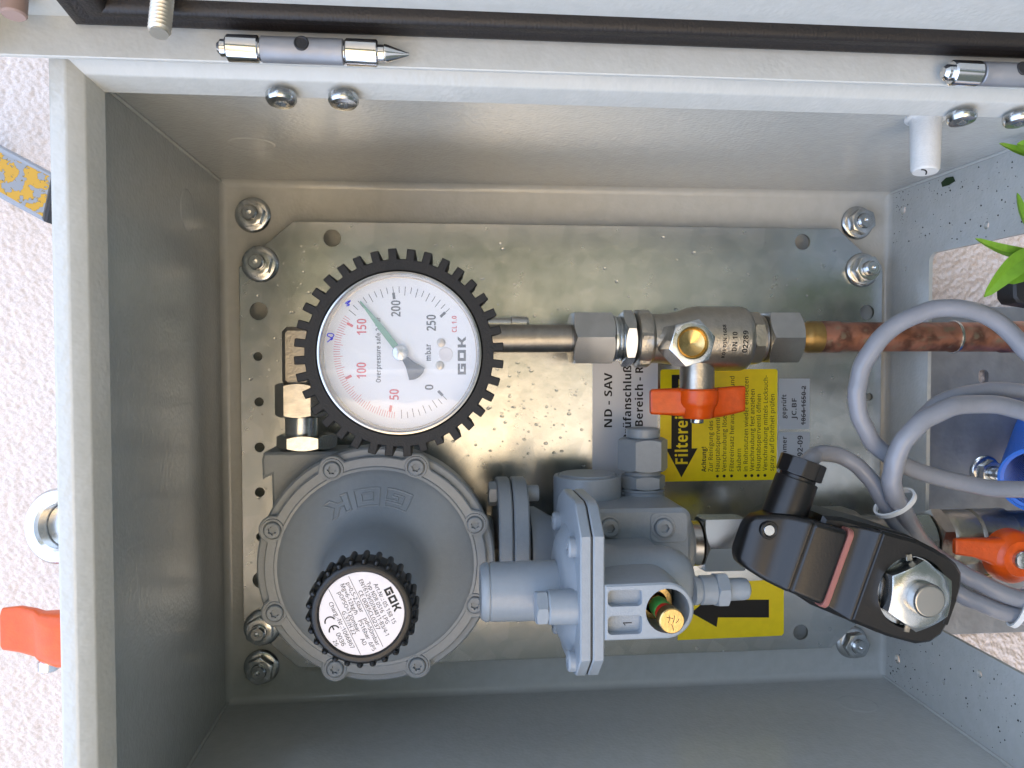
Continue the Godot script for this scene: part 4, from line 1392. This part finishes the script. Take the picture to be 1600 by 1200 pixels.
func outlet_valve():
	thing("gas_cock", "outlet gas cock with red-orange lever handle at the cabinet bottom", "valve", Vector3(205, -48, 40))
	var m := MB.new()
	hexa(m, fr(Vector3(166, -48, 50), U, Vector3(0, 1, 0.4)), 25, 0, 14, 0.0, 6, 0.95)
	part("union_nut", m, mats.steel)
	m = MB.new()
	hexa(m, fr(Vector3(180.5, -48, 50), U, Vector3(0, 1, 0.1)), 27, 0, 8, 0.0, 6, 0.96)
	lathe(m, fr(Vector3(188.5, -48, 50), U), [Vector2(0, 0), Vector2(13, 0), Vector2(14.6, 3), Vector2(14.6, 14), Vector2(13.6, 15.2), Vector2(14.8, 16.2), Vector2(15, 34), Vector2(13.4, 36), Vector2(13.4, 60), Vector2(0, 60)], 48)
	part("valve_body", m, mats.nickel)
	m = MB.new()
	rod(m, fr(Vector3(209.5, -52, 50), W), 8.5, 0, 22, 0.5)
	part("stem_neck", m, mats.nickel)
	m = MB.new()
	var t := fr(Vector3(209.5, -52, 0), W)
	lathe(m, t, [Vector2(0, 70), Vector2(12.6, 70), Vector2(13.4, 71), Vector2(13.2, 76), Vector2(12, 78), Vector2(9.6, 79.4), Vector2(8.6, 80.6), Vector2(0, 80.8)], 48)
	var rings := []
	for s in [[178.4, -49.6, -42.6, 75.6, 2.4], [179.4, -50.2, -42.0, 75.6, 3.6], [188, -51.6, -42.0, 75.4, 4.6], [196, -54.6, -42.4, 75.2, 6.4], [203, -60, -41.8, 75, 8.0]]:
		var rg := PackedVector3Array()
		for q in rrect(s[1], s[3] - s[4] * 0.5, s[2], s[3] + s[4] * 0.5, s[4] * 0.36, 4): rg.push_back(Vector3(s[0], q.x, q.y))
		rings.append(rg)
	loft(m, rings)
	rings = []
	for s in [[216, -63, -40, 75, 8.0], [226, -64, -50, 75.2, 6.4], [240, -63, -53, 75.6, 4.0]]:
		var rg := PackedVector3Array()
		for q in rrect(s[1], s[3] - s[4] * 0.5, s[2], s[3] + s[4] * 0.5, s[4] * 0.36, 4): rg.push_back(Vector3(s[0], q.x, q.y))
		rings.append(rg)
	loft(m, rings)
	var h := part("lever_handle", m, mats.orange)
	m = MB.new()
	recess(m, t, 4.6, 80.7, 83.4, 1.0, star(1.6), 0.6)
	part("handle_screw", m, mats.bright_steel, h)
	# side test point
	m = MB.new()
	var st := fr(Vector3(206, -56, 50), -V)
	rod(m, st, 10, 0, 9, 0.5)
	part("side_outlet", m, mats.nickel)
	m = MB.new()
	lathe(m, st, [Vector2(0, 9), Vector2(9.0, 9), Vector2(9.6, 10), Vector2(9.0, 11), Vector2(9.6, 12), Vector2(9, 13), Vector2(0, 13)], 40)
	part("brass_ring", m, mats.brass)
	m = MB.new()
	hexa(m, st, 19, 13.1, 23, 0.0, 6, 0.95)
	part("blanking_cap", m, mats.chrome)

# ---------------------------------------------------------------- gauge
func gauge():
	thing("pressure_gauge", "round pressure gauge with white dial in a black toothed rubber cap", "gauge", Vector3(-87.5, 48, 56))
	var c := Vector3(-87.2, 48.2, 0)
	var t := fr(c, W)
	var teeth := 36
	var o := PackedVector2Array()
	for k in teeth:
		var a := TAU * (k + 0.37) / teeth
		var w := TAU / teeth
		var ro := 40.9 + rng.randf_range(-0.25, 0.25)
		var deg := rad_to_deg(fposmod(a, TAU))
		if deg > 276 and deg < 300: ro -= rng.randf_range(0.8, 2.4)
		var j := rng.randf_range(-0.03, 0.03) * w
		o.push_back(Vector2.from_angle(a - w * 0.26 + j) * 36.9)
		o.push_back(Vector2.from_angle(a - w * 0.235 + j) * (ro - 0.3))
		o.push_back(Vector2.from_angle(a - w * 0.20 + j) * ro)
		o.push_back(Vector2.from_angle(a + w * 0.20 + j) * ro)
		o.push_back(Vector2.from_angle(a + w * 0.235 + j) * (ro - 0.3))
		o.push_back(Vector2.from_angle(a + w * 0.26 + j) * 36.9)
		o.push_back(Vector2.from_angle(a + w * 0.5) * 36.8)
	var m := MB.new()
	slab(m, t, o, 97, 124, 0.35, [circle(32.6, 96)])
	lathe(m, t, [Vector2(8, 92), Vector2(30, 92), Vector2(36, 97.1), Vector2(8, 97.1)], 64)
	part("rubber_cap", m, mats.rubber)
	m = MB.new()
	lathe(m, t, [Vector2(0, 92.5), Vector2(29, 92.5), Vector2(32.4, 99), Vector2(32.4, 123.6), Vector2(31.9, 124.6), Vector2(31.2, 124.8), Vector2(30.7, 124.2), Vector2(30.6, 123.0), Vector2(30.5, 116.6), Vector2(0, 116.5)], 96)
	part("case", m, mats.steel)
	m = MB.new()
	lathe(m, fr(Vector3(-87.2, 52, 0), W), [Vector2(0, 50), Vector2(7, 50), Vector2(7, 93), Vector2(0, 93)], 32)
	hexa(m, fr(Vector3(-87.2, 52, 0), W), 17, 70, 84)
	part("stem", m, mats.steel)
	# dial and print
	m = MB.new()
	slab(m, t, circle(30.2, 96), 116.7, 117.0, 0.1)
	var d := part("dial", m, mats.dial_white)
	var dc := c + Vector3(-0.1, 0.3, 117.06)
	var ks := 0.2525 / 3.43      # enlarged-view units to millimetres on the dial
	var dirp := func(p: float) -> Vector3:
		var phi := -deg_to_rad(46.0 + 54.4 * p / 50.0)
		return Vector3(cos(phi), sin(phi), 0)
	var blk := MB.new()
	var red := MB.new()
	var marks := []
	for k in 9: marks.append(k * 5.0)
	for k in 55: marks.append(46.0 + k * 2.0)
	for k in 19: marks.append(160.0 + k * 5.0)
	for p in marks:
		var is_red: bool = p > 45.0 and p < 157.0
		var q: Vector3 = dirp.call(p)
		var y := Vector3(-q.y, q.x, 0)
		var tt := Transform3D(Basis(q, y, W), dc - W * 0.04)
		var ip := int(round(p))
		var r1 := 26.5
		var ll := 2.6
		var lw := 0.14
		if ip % 10 == 0: ll = 3.6
		if is_red: lw = 0.11
		var mm: MB = red if is_red else blk
		slab(mm, tt, PackedVector2Array([Vector2(r1 - ll, -lw), Vector2(r1, -lw), Vector2(r1, lw), Vector2(r1 - ll, lw)]), 0, 0.04)
		if ip % 50 == 0:
			slab(mm, tt, PackedVector2Array([Vector2(r1 - 5.0, -0.55), Vector2(r1 - 2.4, -0.55), Vector2(r1 - 2.4, 0.55), Vector2(r1 - 5.0, 0.55)]), 0.05, 0.09)
	part("scale_print", blk, mats.black_ink, d)
	part("red_scale_print", red, mats.red_ink, d)
	for q in [["0", 155, 190, 3.3, 0.0, "black_ink"], ["50", -35, 228, 3.7, 0.0, "red_ink"], ["100", -210, 98, 3.7, 0.0, "red_ink"], ["150", -207, -139, 3.7, 0.0, "red_ink"], ["200", -23, -239, 3.7, 0.0, "black_ink"], ["250", 168, -162, 3.7, 0.0, "black_ink"], ["mbar", 150, 0, 2.3, 6.6, "black_ink"], ["Overpressure safe 2 bar", -120, -14, 1.9, 26.0, "black_ink"], ["CL 1.0", 293, -155, 1.9, 6.6, "red_ink"]]:
		var ln: float = q[4]
		if ln == 0.0: ln = q[0].length() * 2.15
		text(q[0], dc + Vector3(q[1] * ks, -q[2] * ks, 0.02), V, q[3], ln, mats[q[5]], d, 700, W, "numeral" if q[4] == 0.0 else "lettering")
	m = MB.new()
	logo(m, Transform3D(Basis(V, -U, W), dc + Vector3(333 * ks, -16 * ks, -0.04)), 15.4, 3.3, 0.05)
	part("maker_mark", m, mats.black_ink, d)
	for q in [[220, -54], [213, 70]]:
		m = MB.new()
		lathe(m, fr(dc + Vector3(q[0] * ks, -q[1] * ks, 0), W), [Vector2(0, -0.04), Vector2(1.8, -0.04), Vector2(1.7, 0.4), Vector2(0, 0.9)], 24)
		box_at(m, Transform3D(Basis(W, 0.8), dc + Vector3(q[0] * ks, -q[1] * ks, 0.85)), Vector3(2.6, 0.3, 0.3))
		part("dial_screw", m, mats.nickel, d)
	m = MB.new()
	lathe(m, fr(dc + Vector3(245 * ks, -10 * ks, 0), W), [Vector2(0, -0.04), Vector2(2.9, -0.04), Vector2(2.7, 0.3), Vector2(1.8, 0.3), Vector2(1.6, 0.15), Vector2(0, 0.15)], 32)
	part("blow_out_disc", m, mats.label_white, d)
	# pointer
	var pd := Vector2(-0.61, 0.792)
	var pt := Transform3D(Basis(Vector3(pd.x, pd.y, 0), Vector3(-pd.y, pd.x, 0), W), dc + W * 1.4)
	m = MB.new()
	slab(m, pt, PackedVector2Array([Vector2(0, -1.3), Vector2(12, -1.2), Vector2(25.6, -0.3), Vector2(25.6, 0.3), Vector2(12, 1.2), Vector2(0, 1.3)]), 0, 0.35, 0.08)
	var ptr := part("pointer", m, mats.pointer_green)
	m = MB.new()
	var fan := PackedVector2Array([Vector2(-1.5, -1.0), Vector2(-1.5, 1.0), Vector2(-6, 1.9), Vector2(-10.8, 4.0), Vector2(-11.9, 2.2), Vector2(-12.3, 0), Vector2(-11.9, -2.2), Vector2(-10.8, -4.0), Vector2(-6, -1.9)])
	slab(m, pt, fan, 0, 0.35, 0.08)
	part("counterweight", m, mats.black_ink, ptr)
	m = MB.new()
	lathe(m, fr(dc, W), [Vector2(0, 0.0), Vector2(3.2, 0.0), Vector2(3.3, 1.9), Vector2(3.0, 2.6), Vector2(2.0, 3.1), Vector2(0, 3.3)], 36)
	box_at(m, Transform3D(Basis(W, -0.95), dc + W * 3.2), Vector3(5.0, 0.4, 0.3))
	part("hub", m, mats.bright_steel, ptr)
	# pane with two pen marks
	m = MB.new()
	slab(m, t, circle(30.6, 96), 122.6, 123.6, 0.0)
	var g := part("glass_pane", m, mats.glass)
	m = MB.new()
	var gz := 123.68
	for st in [[[-280, -268], [-262, -285], [-290, -270], [-268, -262], [-285, -255]], [[-388, -60], [-352, -98], [-378, -108], [-388, -96], [-360, -80], [-370, -72]]]:
		var pp := []
		for q in st: pp.append(Vector3(c.x + q[0] * ks * 0.98, c.y - q[1] * ks * 0.98, gz))
		tube(m, smooth_path(pp, 4), 0.22, 6)
	part("pen_mark", m, mats.blue_ink, g)

# ---------------------------------------------------------------- cables
func cable(called: String, label: String, pts: Array, r: float, material: Material, group := "grey control cables"):
	thing(called, label, "cable", pts[0], group)
	var m := MB.new()
	var last: Vector3 = pts[pts.size() - 1]
	if last.x > 200:      # on down the wall below the cabinet
		pts.append(Vector3(last.x + 60, last.y * 0.8, 60)); pts.append(Vector3(last.x + 150, last.y * 0.5, 22)); pts.append(Vector3(560, last.y * 0.4, 8))
	var path := smooth_path(pts, 10)
	for i in path.size(): path[i] += Vector3(sin(i * 0.71 + r), sin(i * 0.53 + 2.0), cos(i * 0.47)) * 0.16
	tube(m, path, r, 20)
	part("sheath", m, material)

func cables():
	cable("control_cable", "pale grey cable forming the large high loop over the copper pipe", [Vector3(225, 20, 112), Vector3(205, 36, 110), Vector3(187, 49, 110), Vector3(171.7, 61.6, 112), Vector3(153.8, 67.6, 112), Vector3(137.5, 65.7, 110), Vector3(123.4, 57.6, 108), Vector3(114.6, 45.5, 106), Vector3(111.2, 31.6, 105), Vector3(113.6, 19.4, 104), Vector3(123, 6.8, 101), Vector3(142.1, -4.4, 98), Vector3(171.3, -12.3, 97), Vector3(196.5, -15.0, 97), Vector3(240, -14, 95)], 3.9, mats.cable_grey)
	cable("control_cable", "pale grey cable bending up in front of the tied bundle", [Vector3(176, -55, 76), Vector3(163, -47, 80), Vector3(150.6, -36.5, 88), Vector3(136.5, -23.6, 101), Vector3(127, -13.3, 108), Vector3(124.2, -2.8, 112), Vector3(126, 8.4, 115), Vector3(133.4, 17.8, 116), Vector3(146.8, 24.2, 115), Vector3(163.5, 25.8, 112), Vector3(186.1, 22.4, 110), Vector3(225, 8, 106)], 4.1, mats.cable_grey)
	cable("control_cable", "pale grey cable partly hidden behind the lower loop", [Vector3(131, 6, 104), Vector3(139.6, 17.6, 106), Vector3(149.8, 25.4, 104), Vector3(165.5, 30.4, 103), Vector3(190.7, 30.8, 102), Vector3(230, 22, 100)], 3.6, mats.cable_grey)
	cable("control_cable", "pale grey cable arching from the black gland to the bundle", [Vector3(81.5, -8, 113), Vector3(86, 0.5, 111), Vector3(93.8, 3.2, 103), Vector3(103.8, 3.0, 98), Vector3(114.9, -1.6, 97), Vector3(123.0, -10.2, 98), Vector3(130.0, -21.4, 98), Vector3(143, -36, 90), Vector3(156, -48, 78), Vector3(168, -60, 74)], 3.7, mats.cable_grey)
	cable("control_cable", "upper of two grey cables leaving under the orange lever handle", [Vector3(150, -44, 76), Vector3(162, -47.5, 78), Vector3(172.4, -54, 80), Vector3(182.2, -59.7, 84), Vector3(193, -65.2, 87), Vector3(205, -69.4, 89), Vector3(240, -76, 92)], 4.2, mats.cable_grey)
	cable("control_cable", "lower of two grey cables leaving past the coil nut", [Vector3(150, -52, 74), Vector3(162, -59, 77), Vector3(172.6, -65.0, 80), Vector3(182.9, -70.3, 83), Vector3(194.6, -75.0, 85), Vector3(206.4, -77.8, 87), Vector3(240, -82, 90)], 4.2, mats.cable_grey)
	for q in [["white cable tie round the two cables beside the black coil", Vector3(131.2, -19.0, 102.5), Vector3(0.62, -0.68, -0.35), 8.6, 5.0], ["white cable tie at the right edge of the picture below the lever", Vector3(203.2, -73.2, 88), Vector3(0.9, -0.35, 0.2), 5.0, 9.0]]:
		thing("cable_tie", q[0], "cable tie", q[1], "white cable ties")
		var m := MB.new()
		var d: Vector3 = q[2].normalized()
		var x := V - d * V.dot(d) if q[4] > q[3] else U - d * U.dot(d)
		var t := Transform3D(Basis(x.normalized(), d.cross(x).normalized(), d), q[1])
		var big: float = max(q[3], q[4])
		var small: float = min(q[3], q[4])
		var rg_o := PackedVector2Array()
		var rg_i := PackedVector2Array()
		for k in 40:
			var e := Vector2.from_angle(TAU * k / 40)
			rg_i.push_back(Vector2(e.x * (big + 0.1), e.y * (small + 0.1)))
			rg_o.push_back(Vector2(e.x * (big + 1.1), e.y * (small + 1.1)))
		slab(m, t, rg_o, -1.3, 1.3, 0.2, [rg_i])
		part("strap", m, mats.tie_white)
		m = MB.new()
		box_at(m, Transform3D(t.basis, t * Vector3(-big * 0.4, -small - 1.9, 0)), Vector3(4.4, 3.4, 4.2))
		part("lock_head", m, mats.tie_white)
	# blue corrugated conduit
	thing("corrugated_conduit", "open end of bright blue corrugated conduit at the cabinet bottom", "conduit", Vector3(230, -10, 60))
	var m := MB.new()
	var prof := []
	for k in 26:
		prof.append(Vector2(17.2, k * 3.6)); prof.append(Vector2(17.4, k * 3.6 + 1.4)); prof.append(Vector2(15.6, k * 3.6 + 2.0)); prof.append(Vector2(15.6, k * 3.6 + 3.2))
	var inner := prof.duplicate()
	inner.reverse()
	for q in inner: prof.append(Vector2(q.x - 1.2, q.y))
	prof.append(prof[0])
	lathe(m, fr(Vector3(226, -15.5, 70), Vector3(0.66, 0.18, -0.72)), prof, 48)
	part("hose", m, mats.blue_hose)

# ---------------------------------------------------------------- outside the cabinet
func outside_fittings():
	thing("orange_handle", "orange wing handle sticking out above the cabinet against the plaster", "handle", Vector3(-250, -85, 30))
	var m := MB.new()
	var rings := []
	for s in [[-277.0, -88.6, -73.0, 50.0, 3.0], [-276.0, -90.0, -70.4, 50.0, 4.4], [-268, -91.4, -69.6, 50.4, 4.8], [-261, -93.4, -71.0, 51.0, 6.0], [-258, -95.6, -72.6, 51, 11], [-250, -98.0, -72.6, 51, 17], [-236, -98.0, -72.6, 51, 18], [-222, -94, -73, 51, 8], [-205, -92, -75, 51, 4.6]]:
		var rg := PackedVector3Array()
		for q in rrect(s[1], s[3] - s[4] * 0.5, s[2], s[3] + s[4] * 0.5, s[4] * 0.36, 4): rg.push_back(Vector3(s[0], q.x, q.y))
		rings.append(rg)
	loft(m, rings)
	part("wing", m, mats.orange)
	m = MB.new()
	rod(m, fr(Vector3(-256, -97, 51), -V), 4.4, -2, 3.6, 0.6, 20)
	part("handle_screw", m, mats.bright_steel)
	m = MB.new()
	rod(m, fr(Vector3(-232, -72, 51), V), 8, -2, 26, 0.6)
	lathe(m, fr(Vector3(-230, -52, 51), W), [Vector2(0, -62), Vector2(10, -62), Vector2(10, 10), Vector2(0, 10)], 32)
	part("valve_neck", m, mats.nickel)
	thing("pipe_union", "bright galvanised pipe union above the cabinet at the left edge", "fitting", Vector3(-245, -30, 30))
	m = MB.new()
	var t := fr(Vector3(-246, -33, 40), Vector3(-0.25, 0.1, 1))
	ring(m, t, 10.5, 17.6, 2, 15.0, 1.2, 48)
	part("collar", m, mats.bright_steel)
	m = MB.new()
	hexa(m, t, 33, -14, 1.8, 9.0, 6, 0.95)
	part("hexagon_body", m, mats.bright_steel)
	m = MB.new()
	rod(m, t, 10.4, -52, 8, 0.4)
	part("pipe_end", m, mats.steel)
	thing("steel_bar", "flat grey bar with flaking yellow paint ending at the cabinet's top edge", "bar", Vector3(-240, 115, 100))
	m = MB.new()
	var d := Vector3(18.0, -9.9, 0).normalized()
	var bt := Transform3D(Basis(d, Vector3(-d.y, d.x, 0), W), Vector3(-230.4, 111.8, 90))
	slab(m, bt, PackedVector2Array([Vector2(-90, -9.2), Vector2(3.0, -9.2), Vector2(-2.6, 9.6), Vector2(-90, 9.6)]), -7, 7, 0.8, [], true)
	part("bar_body", m, mats.bar_metal)
	m = MB.new()
	slab(m, bt, PackedVector2Array([Vector2(-34, -6.4), Vector2(2.0, -7.6), Vector2(-2.6, 8.2), Vector2(-34, 6.6)]), 7.02, 7.2)
	part("yellow_paint", m, mats.worn_yellow)
	m = MB.new()
	slab(m, bt, PackedVector2Array([Vector2(3.05, -9.0), Vector2(4.3, -9.0), Vector2(-1.3, 9.4), Vector2(-2.55, 9.4)]), -6.6, 6.8)
	part("end_cap", m, mats.dark_plastic)
	m = MB.new()
	box(m, Vector3(-312, 138, -12), Vector3(-300, 154, 90), 1)
	part("wall_bracket", m, mats.bar_metal)

# ---------------------------------------------------------------- plant
func leaf(m: MB, a: Vector3, b: Vector3, width: float, bend: Vector3, up: Vector3):
	var n := 14
	var rings := []
	for i in n + 1:
		var s := float(i) / n
		var p := a.lerp(b, s) + bend * sin(PI * s)
		var d := ((b - a) + bend * PI * cos(PI * s)).normalized()
		var side := d.cross(up).normalized()
		var nrm := side.cross(d).normalized()
		var w := width * (0.12 + 0.88 * pow(sin(PI * pow(s * 0.94 + 0.04, 0.8)), 0.8))
		if i == n: w = width * 0.05
		var rg := PackedVector3Array()
		for q in [[-1.0, 0.5], [-0.5, 0.1], [0.0, -0.12], [0.5, 0.1], [1.0, 0.5], [0.5, -0.1], [0.0, -0.4], [-0.5, -0.1]]:
			rg.push_back(p + side * q[0] * w * 0.5 + nrm * (q[1] * w * 0.28 + (0.12 if q[1] > 0 else -0.12)))
		rings.append(rg)
	loft(m, rings)

func plant():
	thing("leafy_sprig", "bright green leafy sprig growing up into the cabinet opening", "plant", Vector3(230, 92, 112))
	var m := MB.new()
	tube(m, smooth_path([Vector3(1128, 120, 160), Vector3(700, 110, 60), Vector3(420, 92, 30), Vector3(300, 80, 60), Vector3(230, 88, 104), Vector3(200, 90, 112), Vector3(186, 91, 112), Vector3(181, 91.4, 112)], 6), 1.0, 10)
	tube(m, smooth_path([Vector3(230, 88, 104), Vector3(205, 96, 116), Vector3(193, 112, 120), Vector3(186, 121, 120), Vector3(183, 131, 120)], 6), 0.9, 10)
	part("stem", m, mats.leaf)
	for q in [[Vector3(187, 91.6, 112), Vector3(160.4, 97.8, 112), 6.0, Vector3(0, -2.4, 1.0), Vector3(0, 0.35, 1)],
			[Vector3(189, 92.0, 113), Vector3(163.4, 72.4, 114), 9.4, Vector3(-1.2, 3.0, 2.0), Vector3(0.2, 0.3, 1)],
			[Vector3(191, 90.0, 110), Vector3(179, 79, 108), 9.0, Vector3(0, 0, 1.0), Vector3(0, 0.3, 1)],
			[Vector3(187, 101, 112), Vector3(178.6, 117.6, 113), 6.2, Vector3(-2.0, -1.0, 1.0), Vector3(0.3, 0.1, 1)],
			[Vector3(184.5, 132, 118), Vector3(168.4, 138.2, 115), 4.6, Vector3(0, -0.8, 0.5), Vector3(0, 0.3, 1)],
			[Vector3(186, 133, 120), Vector3(171.8, 136.4, 121), 7.0, Vector3(0, 0.6, 0.5), Vector3(0, -0.2, 1)],
			[Vector3(204, 95, 116), Vector3(196, 118, 124), 8.0, Vector3(2, 0, 1.0), Vector3(0, 0.3, 1)]]:
		m = MB.new()
		leaf(m, q[0], q[1], q[2], q[3], q[4])
		part("leaf", m, mats.leaf)
	thing("dark_clip", "corner of a dark grey plastic clip behind the green leaves", "clip", Vector3(196, 77, 100))
	m = MB.new()
	slab(m, Transform3D(), PackedVector2Array([Vector2(181.6, 84.5), Vector2(182.4, 73.0), Vector2(184.4, 70.4), Vector2(214, 66), Vector2(214, 88)]), 96, 108, 1.0, [], true)
	part("clip_body", m, mats.dark_plastic)

# ---------------------------------------------------------------- water, dirt
func small_matter():
	var o := thing("water_drops", "small clear water drops spattered over the galvanised plate", "water", Vector3(0, 0, 12))
	o.set_meta("kind", "stuff")
	var m := MB.new()
	for k in 1000:
		var u := rng.randf_range(-174, 150)
		var v := rng.randf_range(-110, 114)
		if k > 300:
			u = rng.randfn(-110, 50); v = rng.randfn(48, 34)
			if k > 850:
				u = rng.randfn(-20, 22); v = rng.randfn(22, 18)
		if absf(u) > 172 or absf(v) > 114 or absf(u) + absf(v) > 250: continue
		if u > 10.5 and u < 137 and v > -31 and v < 67: continue
		if u > 58 and v < -78: continue
		var r := 0.22 + 0.7 * pow(rng.randf(), 3.0)
		var st := rng.randf_range(1.0, 1.7)
		lathe(m, Transform3D(Basis(U * st, V, W), Vector3(u, v, 12.02)), [Vector2(r, 0), Vector2(r * 0.92, r * 0.28), Vector2(r * 0.6, r * 0.55), Vector2(0, r * 0.68)], 9)
	var mi := part("drop", m, mats.water, null, 70.0)
	mi.set_meta("kind", "stuff")
	# crumbs of soil on the cabinet bottom
	o = thing("soil_specks", "dark specks of soil scattered on the cabinet's bottom panel", "dirt", Vector3(188, 0, 60))
	o.set_meta("kind", "stuff")
	m = MB.new()
	for k in 900:
		var v := rng.randf_range(103, 140) if k % 2 == 0 else rng.randf_range(-140, -99)
		var w := 4.0 + 130.0 * rng.randf()
		if k % 5 == 0:
			w = absf(rng.randfn(0, 16)) + 4; v = signf(v) * (140 - absf(rng.randfn(0, 12)))
		if absf(v) > 139.5 or (v > -99 and v < 103): continue
		var r := 0.08 + 0.5 * pow(rng.randf(), 5.0)
		lathe(m, fr(Vector3(187.98, v, w), -U), [Vector2(r, 0), Vector2(r * 0.7, r * 0.5), Vector2(0, r * 0.6)], 3 + k % 3)
	mi = part("speck", m, mats.soil, null, 60.0)
	mi.set_meta("kind", "stuff")
	thing("leaf_scrap", "small dark green scrap of leaf near the white plug", "leaf", Vector3(187.8, 136, 53))
	m = MB.new()
	slab(m, Transform3D(Basis(V, W, U), Vector3(187.2, 136.2, 53)), PackedVector2Array([Vector2(-1.8, -4), Vector2(0.6, -5), Vector2(2.2, -1), Vector2(1.6, 4), Vector2(-0.8, 5.4), Vector2(-2.0, 1)]), 0, 0.5)
	part("blade", m, mats.dead_leaf)
